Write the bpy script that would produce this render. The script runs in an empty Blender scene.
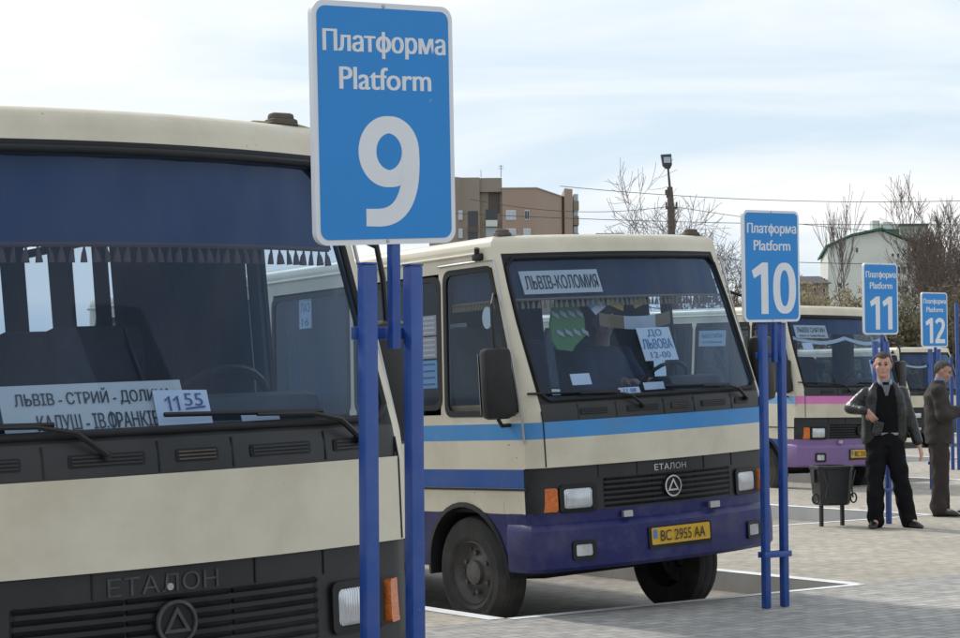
import bpy, bmesh, math, random
from mathutils import Vector, Matrix
R = math.radians
random.seed(7)
SC = bpy.context.scene
COL = SC.collection
DG = bpy.context.evaluated_depsgraph_get

# ------------------------------------------------------------------ camera
F, H, YH, ROLL = 2000.0, 1.55, 380.0, R(.5)
pitch = math.atan((YH-319)/F)
fw = Vector((0, math.cos(pitch), math.sin(pitch)))
rt = Vector((1, 0, 0)); up = rt.cross(fw)
r2 = rt*math.cos(ROLL)-up*math.sin(ROLL)
u2 = up*math.cos(ROLL)+rt*math.sin(ROLL)
CAM = Vector((0, 0, H))
cd = bpy.data.cameras.new('camera'); cam = bpy.data.objects.new('camera', cd); COL.objects.link(cam)
cd.sensor_width = 36; cd.lens = 36*F/960; cd.clip_end = 3000; cd.clip_start = .1
m3 = Matrix((r2, u2, -fw)).transposed()
cam.matrix_world = Matrix.Translation(CAM) @ m3.to_4x4()
SC.camera = cam

def at(px, py, d):
    """world point that stands d metres deep (along +Y) behind the photo's pixel"""
    v = fw + r2*((px-480)/F) - u2*((py-319)/F)
    return CAM + v*(d/v.y)

# ------------------------------------------------------------------ materials
MATS = {}
def mat(name, col, rough=.6, metal=0, noise=0, nscale=8, bump=0, bscale=40, dirt=None, dscale=3, coat=0, spec=.5, specks=None):
    if name in MATS: return MATS[name]
    m = bpy.data.materials.new(name); m.use_nodes = True
    nt = m.node_tree; n = nt.nodes; l = nt.links
    b = n['Principled BSDF']
    b.inputs['Base Color'].default_value = (*col, 1); b.inputs['Roughness'].default_value = rough
    b.inputs['Metallic'].default_value = metal; b.inputs['Specular IOR Level'].default_value = spec
    b.inputs['Coat Weight'].default_value = coat
    tc = n.new('ShaderNodeTexCoord')
    src = None
    if noise:
        t = n.new('ShaderNodeTexNoise'); t.inputs['Scale'].default_value = nscale; t.inputs['Detail'].default_value = 6
        l.new(tc.outputs['Object'], t.inputs['Vector'])
        rp = n.new('ShaderNodeMapRange'); rp.inputs[1].default_value = .3; rp.inputs[2].default_value = .7
        rp.inputs[3].default_value = 1-noise; rp.inputs[4].default_value = 1+noise
        l.new(t.outputs['Fac'], rp.inputs[0])
        mx = n.new('ShaderNodeVectorMath'); mx.operation = 'SCALE'; mx.inputs[0].default_value = col
        l.new(rp.outputs[0], mx.inputs['Scale']); src = mx.outputs[0]
    if dirt:
        t = n.new('ShaderNodeTexNoise'); t.inputs['Scale'].default_value = dscale; t.inputs['Detail'].default_value = 8; t.inputs['Roughness'].default_value = .65
        l.new(tc.outputs['Object'], t.inputs['Vector'])
        rp = n.new('ShaderNodeMapRange'); rp.inputs[1].default_value = .45; rp.inputs[2].default_value = .75
        rp.inputs[3].default_value = 0; rp.inputs[4].default_value = dirt[3]
        l.new(t.outputs['Fac'], rp.inputs[0])
        mx = n.new('ShaderNodeMix'); mx.data_type = 'RGBA'
        l.new(rp.outputs[0], mx.inputs[0]); mx.inputs[7].default_value = (*dirt[:3], 1)
        if src: l.new(src, mx.inputs[6])
        else: mx.inputs[6].default_value = (*col, 1)
        src = mx.outputs[2]
        r_ = n.new('ShaderNodeMapRange'); r_.inputs[3].default_value = rough; r_.inputs[4].default_value = min(1, rough+.4)
        l.new(rp.outputs[0], r_.inputs[0]); l.new(r_.outputs[0], b.inputs['Roughness'])
    if specks:                                                     # stone chips with rust in them, and short scratches
        t = n.new('ShaderNodeTexNoise'); t.inputs['Scale'].default_value = 26; t.inputs['Detail'].default_value = 3
        l.new(tc.outputs['Object'], t.inputs['Vector'])
        rp = n.new('ShaderNodeMapRange'); rp.inputs[1].default_value = .735; rp.inputs[2].default_value = .76; rp.inputs[3].default_value = 0; rp.inputs[4].default_value = .85
        l.new(t.outputs['Fac'], rp.inputs[0])
        mx = n.new('ShaderNodeMix'); mx.data_type = 'RGBA'; l.new(rp.outputs[0], mx.inputs[0]); l.new(src, mx.inputs[6]); mx.inputs[7].default_value = (*specks, 1)
        src = mx.outputs[2]
    if src: l.new(src, b.inputs['Base Color'])
    if bump:
        t = n.new('ShaderNodeTexNoise'); t.inputs['Scale'].default_value = bscale; t.inputs['Detail'].default_value = 5
        l.new(tc.outputs['Object'], t.inputs['Vector'])
        bp = n.new('ShaderNodeBump'); bp.inputs['Strength'].default_value = bump; bp.inputs['Distance'].default_value = .02
        l.new(t.outputs['Fac'], bp.inputs['Height']); l.new(bp.outputs[0], b.inputs['Normal'])
    MATS[name] = m
    return m

def glass(name, tint=(.72, .8, .86), refl=.1, dust_haze=.05, dust_haze_col=(.35, .42, .5), gcol=(.95, .97, 1)):
    if name in MATS: return MATS[name]
    m = bpy.data.materials.new(name); m.use_nodes = True
    nt = m.node_tree; n = nt.nodes; l = nt.links
    n.remove(n['Principled BSDF'])
    out = n['Material Output']
    tr = n.new('ShaderNodeBsdfTransparent'); tr.inputs[0].default_value = (*tint, 1)
    gl = n.new('ShaderNodeBsdfGlossy'); gl.inputs['Roughness'].default_value = .03; gl.inputs[0].default_value = (*gcol, 1)
    df = n.new('ShaderNodeBsdfDiffuse'); df.inputs[0].default_value = (*dust_haze_col, 1)  # dust film, tinted blue to put the reflected sky haze into its colour
    lw = n.new('ShaderNodeLayerWeight'); lw.inputs['Blend'].default_value = .5
    pw = n.new('ShaderNodeMath'); pw.operation = 'POWER'; pw.inputs[1].default_value = 4
    l.new(lw.outputs['Facing'], pw.inputs[0])
    mr = n.new('ShaderNodeMapRange'); mr.inputs[3].default_value = refl; mr.inputs[4].default_value = .85
    l.new(pw.outputs[0], mr.inputs[0])
    m1 = n.new('ShaderNodeMixShader'); l.new(mr.outputs[0], m1.inputs[0]); l.new(tr.outputs[0], m1.inputs[1]); l.new(gl.outputs[0], m1.inputs[2])
    tc = n.new('ShaderNodeTexCoord'); tx = n.new('ShaderNodeTexNoise'); tx.inputs['Scale'].default_value = 2.5; tx.inputs['Detail'].default_value = 8
    l.new(tc.outputs['Object'], tx.inputs['Vector'])
    d2 = n.new('ShaderNodeMapRange'); d2.inputs[1].default_value = .3; d2.inputs[2].default_value = .75; d2.inputs[3].default_value = dust_haze*.5; d2.inputs[4].default_value = dust_haze*1.6
    l.new(tx.outputs['Fac'], d2.inputs[0])
    m2 = n.new('ShaderNodeMixShader'); l.new(d2.outputs[0], m2.inputs[0]); l.new(m1.outputs[0], m2.inputs[1]); l.new(df.outputs[0], m2.inputs[2])
    l.new(m2.outputs[0], out.inputs[0])
    MATS[name] = m
    return m

DUST = (.22, .19, .15)
def M_(k): return MATS[k]
mat('cream_paint', (.63, .58, .465), .36, noise=.04, nscale=2, dirt=(.40, .33, .23, .6), dscale=1.5, spec=.28, specks=(.16, .09, .05))
mat('cream_paint_clean', (.57, .53, .43), .35, noise=.03, nscale=3, dirt=(.36, .32, .25, .35), dscale=3, spec=.28)
mat('sky_blue_paint', (.055, .25, .56), .35, noise=.05, dirt=(*DUST, .25), spec=.28)
mat('mid_blue_paint', (.015, .08, .31), .35, noise=.05, dirt=(*DUST, .2), spec=.28)
mat('navy_paint', (.017, .020, .105), .33, noise=.08, nscale=4, dirt=(.12, .11, .14, .5), dscale=4, spec=.28)
mat('purple_paint', (.21, .13, .29), .35, noise=.06, dirt=(*DUST, .3), spec=.28)
mat('pink_paint', (.62, .20, .44), .35, noise=.05, spec=.28)
mat('magenta_paint', (.34, .04, .22), .4)
mat('pale_blue_paint', (.2, .4, .66), .4, spec=.28)
mat('dark_plastic', (.010, .011, .013), .40, noise=.15, nscale=6, dirt=(.05, .047, .043, .4), dscale=3)
mat('black_plastic', (.010, .010, .011), .42, noise=.1, dirt=(.05, .046, .042, .3), spec=.35)
mat('black_rubber', (.011, .012, .014), .55, noise=.2, dirt=(.05, .047, .045, .3), spec=.3)
mat('tyre_rubber', (.026, .025, .024), .8, noise=.2, nscale=10, bump=.2, dirt=(.085, .075, .062, .5), dscale=5)
mat('wheel_steel', (.12, .115, .11), .55, metal=.4, noise=.2, dirt=(.10, .08, .06, .7), dscale=9)
mat('chassis', (.02, .018, .016), .9, noise=.2)
mat('lining', (.10, .11, .13), .9)
mat('cab_floor', (.05, .05, .055), .9)
mat('curtain_blue', (.013, .032, .095), .95, noise=.12, nscale=5)
mat('curtain_slate', (.014, .026, .062), .95, noise=.2, nscale=4)
mat('curtain_dark', (.012, .018, .045), .95, noise=.12, nscale=5)
mat('curtain_gold', (.25, .17, .07), .9, noise=.2)
mat('fringe_brown', (.10, .055, .05), .95)
mat('fringe_gold', (.24, .17, .09), .95)
mat('lace_white', (.55, .58, .62), .95)
mat('seat_fabric', (.035, .042, .06), .95, noise=.25, nscale=12)
mat('dash_plastic', (.03, .034, .04), .65, noise=.1)
mat('wood_trim', (.32, .19, .09), .6, noise=.2)
mat('chrome', (.6, .6, .6), .25, metal=1)
mat('worn_chrome', (.055, .058, .062), .55, noise=.4, nscale=20)
mat('aluminium', (.42, .42, .42), .45, metal=.7)
mat('reflector', (.62, .64, .67), .22, metal=.6, noise=.22, nscale=9, bump=.06, bscale=18, coat=.6)
mat('orange_lens', (.62, .14, .015), .25, noise=.25, nscale=40, bump=.3, bscale=90, coat=.5)
mat('white_paper', (.72, .74, .78), .8)
mat('pink_paper', (.62, .42, .38), .8)
mat('board_white', (.62, .61, .57), .6, noise=.06, nscale=3, dirt=(.42, .38, .3, .4))
mat('ink_black', (.02, .022, .03), .7)
mat('ink_blue', (.05, .09, .28), .7)
mat('ink_cyan', (.06, .25, .42), .7)
mat('plate_yellow', (.66, .38, .02), .4, dirt=(.3, .2, .05, .3), dscale=12)
mat('plate_blue', (.08, .2, .4), .4)
mat('sign_blue', (.012, .225, .60), .42, noise=.03, nscale=2, dirt=(.05, .2, .5, .25), dscale=3, specks=(.15, .35, .6))
mat('sign_white', (.70, .72, .75), .42, noise=.03)
mat('sign_back', (.3, .31, .32), .5, metal=.5)
mat('post_blue', (.010, .058, .27), .38, noise=.1, nscale=5, dirt=(.07, .11, .30, .55), dscale=9, coat=.2, specks=(.12, .13, .2))
mat('bin_black', (.018, .019, .021), .45, noise=.2, bump=.2, bscale=20)
mat('vest_green', (.09, .19, .065), .9)
mat('vest_yellow', (.55, .75, .08), .9)
mat('flag_blue', (.05, .17, .5), .8)
mat('flag_yellow', (.7, .5, .05), .8)
mat('skin', (.50, .285, .215), .55, noise=.08, nscale=30)
mat('skin_tanned', (.40, .22, .16), .55, noise=.08, nscale=30)
mat('hair_brown', (.055, .035, .022), .8, noise=.3, nscale=60, bump=.6, bscale=120)
mat('hair_grey', (.06, .057, .054), .8, noise=.8, nscale=35, bump=.6, bscale=120)
mat('leather_black', (.012, .013, .013), .34, noise=.2, nscale=8, bump=.7, bscale=16)
mat('knit_black', (.008, .008, .009), .9, noise=.2, spec=.12)
mat('shirt_grey', (.26, .28, .33), .85)
mat('trousers_black', (.008, .008, .010), .8, noise=.2, bump=.5, bscale=10, spec=.12)
mat('trousers_brown', (.045, .036, .034), .8, noise=.2, bump=.5, bscale=10, spec=.12)
mat('jacket_brown', (.048, .043, .040), .75, noise=.25, nscale=10, bump=.7, bscale=12, spec=.12)
mat('shirt_blue', (.2, .24, .38), .85)
mat('denim', (.03, .05, .11), .9, noise=.2)
mat('shoe_black', (.012, .012, .013), .35)
mat('eye_dark', (.03, .02, .018), .4)
mat('lips', (.36, .14, .12), .6)
mat('bark', (.085, .068, .055), .95, noise=.3, nscale=4)
mat('bark_far', (.13, .105, .095), .95, noise=.25, nscale=2)
mat('bark_pale', (.20, .17, .15), .95, noise=.25, nscale=2)
mat('twig_brown', (.165, .13, .11), .95, noise=.3, nscale=2)  # brown lightened so that distance haze is put into the twig colour
mat('twig_yellow', (.26, .205, .115), .95, noise=.35, nscale=2)
mat('leaf_dry', (.27, .225, .12), .95, noise=.4, nscale=3)
mat('leaf_olive', (.115, .10, .05), .95, noise=.4, nscale=3)
mat('concrete', (.50, .50, .49), .9, noise=.12, nscale=6, dirt=(.2, .19, .17, .5))
mat('window_dark', (.035, .04, .05), .15)
mat('window_pale', (.42, .47, .52), .2)
mat('frame_white', (.62, .62, .6), .6)
mat('roof_green', (.018, .115, .075), .6, noise=.1)
mat('roof_slate', (.05, .05, .06), .8, noise=.15)
mat('plaster_white', (.60, .62, .57), .9, noise=.05, nscale=.3, dirt=(.33, .36, .3, .4), dscale=.25)
mat('plaster_tan', (.3, .25, .19), .9, noise=.1, nscale=.5)
mat('iron_dark', (.05, .055, .06), .6, noise=.2)
mat('iron_rust', (.10, .08, .065), .8, noise=.3)
mat('asphalt', (.235, .235, .235), .9, noise=.1, nscale=1.2, bump=.2, bscale=120, dirt=(.15, .15, .15, .5), dscale=.6)
mat('white_line', (.74, .75, .76), .7, noise=.08, nscale=10, dirt=(.4, .39, .36, .6), dscale=5)
GL_WS = glass('windscreen_glass', (.68, .78, .90), .038, .045, (.15, .21, .32), (.62, .76, 1.0))
GL_SIDE = glass('side_glass', (.66, .75, .82), .026, .012, (.2, .25, .32), (.8, .9, 1.0))

def lamp_glass(name):
    m = mat(name, (.60, .62, .65), .16, metal=.55, noise=.2, nscale=9, coat=.7)
    nt = m.node_tree; n = nt.nodes; l = nt.links
    tc = n.new('ShaderNodeTexCoord'); w = n.new('ShaderNodeTexWave'); w.wave_type = 'BANDS'; w.bands_direction = 'X'; w.inputs['Scale'].default_value = 26; w.inputs['Distortion'].default_value = .4
    l.new(tc.outputs['Object'], w.inputs['Vector'])
    bp = n.new('ShaderNodeBump'); bp.inputs['Strength'].default_value = .55; bp.inputs['Distance'].default_value = .006
    l.new(w.outputs['Fac'], bp.inputs['Height']); l.new(bp.outputs[0], n['Principled BSDF'].inputs['Normal'])
lamp_glass('lamp_lens')

def pavers(name, c1, c2, mortar, ang, dirt):
    m = bpy.data.materials.new(name); m.use_nodes = True
    nt = m.node_tree; n = nt.nodes; l = nt.links; b = n['Principled BSDF']; b.inputs['Roughness'].default_value = .85
    tc = n.new('ShaderNodeTexCoord'); mp = n.new('ShaderNodeMapping'); mp.inputs['Rotation'].default_value = (0, 0, ang)
    l.new(tc.outputs['Object'], mp.inputs['Vector'])
    br = n.new('ShaderNodeTexBrick'); br.inputs['Scale'].default_value = 1
    br.inputs['Brick Width'].default_value = .20; br.inputs['Row Height'].default_value = .10; br.inputs['Mortar Size'].default_value = .006
    br.inputs['Mortar Smooth'].default_value = .3; br.inputs['Bias'].default_value = 0
    br.inputs['Color1'].default_value = (*c1, 1); br.inputs['Color2'].default_value = (*c2, 1); br.inputs['Mortar'].default_value = (*mortar, 1)
    l.new(mp.outputs[0], br.inputs['Vector'])
    t = n.new('ShaderNodeTexNoise'); t.inputs['Scale'].default_value = .55; t.inputs['Detail'].default_value = 9; t.inputs['Roughness'].default_value = .65
    l.new(tc.outputs['Object'], t.inputs['Vector'])
    rp = n.new('ShaderNodeMapRange'); rp.inputs[1].default_value = .38; rp.inputs[2].default_value = .70; rp.inputs[3].default_value = 0; rp.inputs[4].default_value = .9
    l.new(t.outputs['Fac'], rp.inputs[0])
    mx = n.new('ShaderNodeMix'); mx.data_type = 'RGBA'; l.new(rp.outputs[0], mx.inputs[0]); l.new(br.outputs['Color'], mx.inputs[6]); mx.inputs[7].default_value = (*dirt, 1)
    t2 = n.new('ShaderNodeTexNoise'); t2.inputs['Scale'].default_value = 9; t2.inputs['Detail'].default_value = 5
    l.new(tc.outputs['Object'], t2.inputs['Vector'])
    r3 = n.new('ShaderNodeMapRange'); r3.inputs[1].default_value = .3; r3.inputs[2].default_value = .7; r3.inputs[3].default_value = .78; r3.inputs[4].default_value = 1.2
    l.new(t2.outputs['Fac'], r3.inputs[0])
    sc = n.new('ShaderNodeVectorMath'); sc.operation = 'SCALE'; l.new(mx.outputs[2], sc.inputs[0]); l.new(r3.outputs[0], sc.inputs['Scale'])
    l.new(sc.outputs[0], b.inputs['Base Color'])
    bp = n.new('ShaderNodeBump'); bp.inputs['Strength'].default_value = .6; bp.inputs['Distance'].default_value = .006; bp.invert = True
    l.new(br.outputs['Fac'], bp.inputs['Height']); l.new(bp.outputs[0], b.inputs['Normal'])
    MATS[name] = m

BAY = R(36.7)
pavers('paver_grey', (.42, .40, .37), (.29, .277, .258), (.15, .145, .14), -BAY, (.22, .215, .21))
pavers('paver_tan', (.45, .405, .335), (.36, .322, .265), (.22, .2, .17), -BAY, (.28, .255, .215))
pavers('paver_bay', (.33, .30, .25), (.26, .235, .195), (.16, .145, .12), -BAY, (.19, .17, .145))

def brickwall(name, c1, c2, mortar):
    m = bpy.data.materials.new(name); m.use_nodes = True
    nt = m.node_tree; n = nt.nodes; l = nt.links; b = n['Principled BSDF']; b.inputs['Roughness'].default_value = .9
    tc = n.new('ShaderNodeTexCoord')
    t = n.new('ShaderNodeTexNoise'); t.inputs['Scale'].default_value = .18; t.inputs['Detail'].default_value = 9
    l.new(tc.outputs['Object'], t.inputs['Vector'])
    mx = n.new('ShaderNodeMix'); mx.data_type = 'RGBA'; l.new(t.outputs['Fac'], mx.inputs[0]); mx.inputs[6].default_value = (*c1, 1); mx.inputs[7].default_value = (*c2, 1)
    w = n.new('ShaderNodeTexWave'); w.wave_type = 'BANDS'; w.bands_direction = 'Z'; w.inputs['Scale'].default_value = 1.1; w.inputs['Distortion'].default_value = .6
    l.new(tc.outputs['Object'], w.inputs['Vector'])
    r_ = n.new('ShaderNodeMapRange'); r_.inputs[1].default_value = .0; r_.inputs[2].default_value = .25; r_.inputs[3].default_value = .35; r_.inputs[4].default_value = 0
    l.new(w.outputs['Fac'], r_.inputs[0])
    m2 = n.new('ShaderNodeMix'); m2.data_type = 'RGBA'; l.new(r_.outputs[0], m2.inputs[0]); l.new(mx.outputs[2], m2.inputs[6]); m2.inputs[7].default_value = (*mortar, 1)
    l.new(m2.outputs[2], b.inputs['Base Color']); MATS[name] = m
brickwall('brick_olive', (.30, .255, .195), (.25, .205, .16), (.28, .24, .19))
brickwall('brick_pink', (.37, .275, .215), (.31, .225, .175), (.34, .265, .21))

# ------------------------------------------------------------------ mesh helpers
def link(name, bm, mats, parent=None, smooth=None, M=None):
    me = bpy.data.meshes.new(name); bm.to_mesh(me); bm.free()
    for k in (mats if isinstance(mats, (list, tuple)) else [mats]):
        me.materials.append(MATS[k] if isinstance(k, str) else k)
    if smooth is not None:
        for p in me.polygons: p.use_smooth = True
        me.set_sharp_from_angle(angle=R(smooth))
    o = bpy.data.objects.new(name, me); COL.objects.link(o)
    if parent: o.parent = parent
    if M is not None: o.matrix_world = M
    return o

def tag(o, label=None, cat=None, group=None, kind=None):
    if label: o['label'] = label
    if cat: o['category'] = cat
    if group: o['group'] = group
    if kind: o['kind'] = kind
    return o

def empty(name, M, label, cat, group=None):
    o = bpy.data.objects.new(name, None); COL.objects.link(o); o.empty_display_size = .2
    o.matrix_world = M if isinstance(M, Matrix) else Matrix.Translation(M)
    return tag(o, label, cat, group)

def box(bm, c, s, rot=None, mi=0, bev=0):
    """box of size s centred at c"""
    r = bmesh.ops.create_cube(bm, size=1)
    vs = r['verts']
    mtx = Matrix.Translation(c) @ (rot.to_4x4() if rot else Matrix()) @ Matrix.Diagonal((*s, 1))
    bmesh.ops.transform(bm, matrix=mtx, verts=vs)
    fs = set(f for v in vs for f in v.link_faces)
    for f in fs: f.material_index = mi
    if bev:
        es = list(set(e for v in vs for e in v.link_edges))
        bmesh.ops.bevel(bm, geom=es, offset=bev, segments=2, affect='EDGES', profile=.5)

def frame_of(d):
    d = d.normalized()
    a = Vector((0, 0, 1)) if abs(d.z) < .9 else Vector((1, 0, 0))
    x = d.cross(a).normalized(); y = d.cross(x).normalized()
    return x, y

def tube(bm, pts, rad, n=8, cap=True, mi=0):
    """round tube through pts; rad one number or one per point"""
    pts = [Vector(p) for p in pts]
    if not isinstance(rad, (list, tuple)): rad = [rad]*len(pts)
    rings = []; x = None
    for i, p in enumerate(pts):
        d = (pts[min(i+1, len(pts)-1)]-pts[max(i-1, 0)])
        if x is None: x, y = frame_of(d)
        else:
            d.normalize(); x = (x-d*x.dot(d)).normalized(); y = d.cross(x)
        rings.append([bm.verts.new(p+(x*math.cos(2*math.pi*k/n)+y*math.sin(2*math.pi*k/n))*rad[i]) for k in range(n)])
    for a, b in zip(rings, rings[1:]):
        for k in range(n):
            f = bm.faces.new((a[k], a[(k+1) % n], b[(k+1) % n], b[k])); f.material_index = mi
    if cap:
        for r_ in (rings[0][::-1], rings[-1]):
            f = bm.faces.new(r_); f.material_index = mi

def lathe(bm, prof, M=Matrix(), n=40, mi=None):
    """prof: list of (radius, height) turned about local z; mi: material per span"""
    rings = []
    for r_, z in prof:
        if r_ < 1e-5: rings.append([bm.verts.new(M @ Vector((0, 0, z)))])
        else: rings.append([bm.verts.new(M @ Vector((r_*math.cos(2*math.pi*k/n), r_*math.sin(2*math.pi*k/n), z))) for k in range(n)])
    for i, (a, b) in enumerate(zip(rings, rings[1:])):
        for k in range(n):
            q = []
            for v in (a[k % len(a)], a[(k+1) % len(a)], b[(k+1) % len(b)], b[k % len(b)]):
                if v not in q: q.append(v)
            if len(q) > 2:
                f = bm.faces.new(q)
                if mi: f.material_index = mi[i]

def rrect(w, h, r_, n=5, cx=0, cz=0):
    pts = []
    for sx, sz, a0 in ((1, 1, 0), (-1, 1, 90), (-1, -1, 180), (1, -1, 270)):
        for k in range(n+1):
            a = R(a0+90*k/n)
            pts.append((cx+sx*(w/2-r_)+r_*math.cos(a), cz+sz*(h/2-r_)+r_*math.sin(a)))
    return pts

def rquad(q, r_, n=4):
    """rounded corners on a convex quad given as 2-D points in order"""
    out = []
    for i in range(4):
        p = Vector(q[i]); a = Vector(q[i-1])-p; b = Vector(q[(i+1) % 4])-p
        half = a.angle(b)/2; t = r_/math.tan(half)
        p1 = p+a.normalized()*t; p2 = p+b.normalized()*t
        for k in range(n+1):
            u = k/n
            out.append(tuple(p1*(1-u)**2+p*2*u*(1-u)+p2*u*u))
    return out

def inset_quad(q, d):
    q = [Vector(p) for p in q]; out = []
    cen = sum(q, Vector((0, 0)))/4
    for i in range(4):
        a, p, b = q[i-1], q[i], q[(i+1) % 4]
        def line(u, v):
            e = (v-u).normalized(); nn = Vector((-e.y, e.x))
            if nn.dot(cen-u) < 0: nn = -nn
            return u+nn*d, e
        p1, e1 = line(a, p); p2, e2 = line(p, b)
        den = e1.x*e2.y-e1.y*e2.x
        t = ((p2-p1).x*e2.y-(p2-p1).y*e2.x)/den
        out.append(tuple(p1+e1*t))
    return out

def ring2(bm, outer, inner, fn, d0, d1, mi=0):
    """frame between two outlines, thick from offset d0 to d1; fn(u, v, off) -> point"""
    n = len(outer)
    L = [[bm.verts.new(fn(u, v, d)) for u, v in pl] for pl, d in ((outer, d0), (outer, d1), (inner, d1), (inner, d0))]
    for a, b in zip(L, L[1:]+L[:1]):
        for k in range(n):
            bm.faces.new((a[k], a[(k+1) % n], b[(k+1) % n], b[k])).material_index = mi

def slab(bm, outline, fn, d0, d1, mi=0):
    n = len(outline)
    a = [bm.verts.new(fn(u, v, d0)) for u, v in outline]; b = [bm.verts.new(fn(u, v, d1)) for u, v in outline]
    bm.faces.new(a[::-1]).material_index = mi; bm.faces.new(b).material_index = mi
    for k in range(n):
        bm.faces.new((a[k], a[(k+1) % n], b[(k+1) % n], b[k])).material_index = mi

_TXT = {}
def raw_text(body):
    c = bpy.data.curves.new('lettering', 'FONT'); c.body = body; c.size = 1; c.resolution_u = 4
    o = bpy.data.objects.new('lettering', c); COL.objects.link(o)
    dg = DG(); dg.update()
    me = bpy.data.meshes.new_from_object(o.evaluated_get(dg))
    vs = [(v.co.x, v.co.y) for v in me.vertices]; fs = [tuple(p.vertices) for p in me.polygons]
    bpy.data.objects.remove(o); bpy.data.curves.remove(c); bpy.data.meshes.remove(me)
    return vs, fs
def text2d(body):
    """outline fill of a line of text, scaled to a unit box; vertices are (x, z, layer)"""
    if body in _TXT: return _TXT[body]
    vs, fs = [], []; x = 0
    import re
    for seg in re.split('([фФ])', body):
        if not seg: continue
        if seg in 'фФ':
            v, f = raw_text('о' if seg == 'ф' else 'О'); x0 = min(q[0] for q in v); x1 = max(q[0] for q in v); k = 1.22 if seg == 'ф' else 1.0
            v = [((q[0]-x0)*k, q[1], 0) for q in v]; w = (x1-x0)*k; h1 = max(q[1] for q in v)
            lo, hi = (-.22, .70) if seg == 'ф' else (-.04, h1+.04)
            n = len(v); v += [(w/2-.04, lo, 1), (w/2+.04, lo, 1), (w/2+.04, hi, 1), (w/2-.04, hi, 1)]; f = list(f)+[(n, n+1, n+2, n+3)]
        else:
            v, f = raw_text(seg); x0 = min(q[0] for q in v); v = [(q[0]-x0, q[1], 0) for q in v]; w = max(q[0] for q in v)
            if seg != seg.lstrip(): x += .2
        n = len(vs); vs += [(q[0]+x, q[1], q[2]) for q in v]; fs += [tuple(i+n for i in g) for g in f]
        x += w+.075+(.2 if seg != seg.rstrip() else 0)
    xs = [v[0] for v in vs]; ys = [v[1] for v in vs]
    x0, x1, y0, y1 = min(xs), max(xs), min(ys), max(ys)
    vs = [((p[0]-x0)/(x1-x0)-.5, (p[1]-y0)/(y1-y0)-.5, p[2]) for p in vs]
    _TXT[body] = (vs, fs)
    return vs, fs

def put_text(bm, body, cx, cz, w, h, fn, off, bold=0.0, mi=0, shear=0, skew=0):
    """flat lettering; bold is laid on as shifted copies, each .3 mm above the last"""
    vs, fs = text2d(body)
    for j, dx in enumerate((0,) if bold == 0 else (-1, 0, 1)):
        vv = [bm.verts.new(fn(cx+x*w+shear*z*h+dx*bold*h, cz+z*h+skew*x*w, off+.0003*j+.00015*q)) for x, z, q in vs]
        for f in fs:
            try: bm.faces.new([vv[i] for i in f]).material_index = mi
            except ValueError: pass

def ribbon(bm, pts, widths, fn, off, closed=False, sub=8):
    """flat stroke of varying width along a smooth path (2-D)"""
    P = [Vector(p) for p in pts]; n = len(P); out = []
    segs = n if closed else n-1
    for i in range(segs):
        p0 = P[(i-1) % n] if closed or i > 0 else P[0]*2-P[1]; p1 = P[i]; p2 = P[(i+1) % n]; p3 = P[(i+2) % n] if closed or i+2 < n else P[-1]*2-P[-2]
        for k in range(sub):
            t = k/sub
            q = .5*((2*p1)+(p2-p0)*t+(2*p0-5*p1+4*p2-p3)*t*t+(3*p1-p0-3*p2+p3)*t**3)
            out.append((q, widths[i]+(widths[(i+1) % n]-widths[i])*t))
    if not closed: out.append((P[-1], widths[-1]))
    L = []; m = len(out)
    for i, (q, w) in enumerate(out):
        a = out[(i-1) % m][0] if closed or i else out[0][0]; b = out[(i+1) % m][0] if closed or i < m-1 else out[-1][0]
        d = (b-a).normalized(); nn = Vector((-d.y, d.x))
        L.append((bm.verts.new(fn(*(q+nn*w/2), off)), bm.verts.new(fn(*(q-nn*w/2), off))))
    for i in range(m if closed else m-1):
        a, b = L[i], L[(i+1) % m]
        bm.faces.new((a[0], b[0], b[1], a[1]))

def digit(bm, ch, cx, cz, fn, off, k=1.0):
    """heavy sign numerals .345 m tall"""
    g = lambda u, v, o: fn(cx+u*k, cz+v, o)
    if ch == '9':
        n = 16
        ribbon(bm, [(.081*math.cos(2*math.pi*i/n), .062+.084*math.sin(2*math.pi*i/n)) for i in range(n)], [.053+.013*abs(math.cos(2*math.pi*i/n)) for i in range(n)], g, off, True, 4)
        ribbon(bm, [(.081, .075), (.082, .02), (.075, -.04), (.056, -.09), (.024, -.125), (-.022, -.142), (-.09, -.1425)], [.064, .065, .065, .064, .06, .056, .054], g, off+.0004)
    elif ch == '0':
        n = 20
        ribbon(bm, [(.075*math.copysign(abs(math.cos(2*math.pi*i/n))**.85, math.cos(2*math.pi*i/n)), .147*math.copysign(abs(math.sin(2*math.pi*i/n))**.85, math.sin(2*math.pi*i/n))) for i in range(n)], [.05+.016*abs(math.cos(2*math.pi*i/n)) for i in range(n)], g, off, True, 4)
    elif ch == '1':
        v = [bm.verts.new(g(x, z, off)) for x, z in ((.0, -.1725), (.066, -.1725), (.066, .1725), (.012, .1725), (-.085, .118), (-.066, .066), (.0, .096))]
        bm.faces.new(v)
    elif ch == '2':
        ribbon(bm, [(-.085, .108), (-.04, .142), (.015, .145), (.06, .115), (.066, .065), (.035, .0), (-.02, -.065), (-.074, -.158)], [.05, .052, .054, .06, .062, .062, .06, .058], g, off)
        v = [bm.verts.new(g(x, z, off+.0004)) for x, z in ((-.1, -.1725), (.10, -.1725), (.10, -.117), (-.1, -.117))]; bm.faces.new(v)

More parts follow.
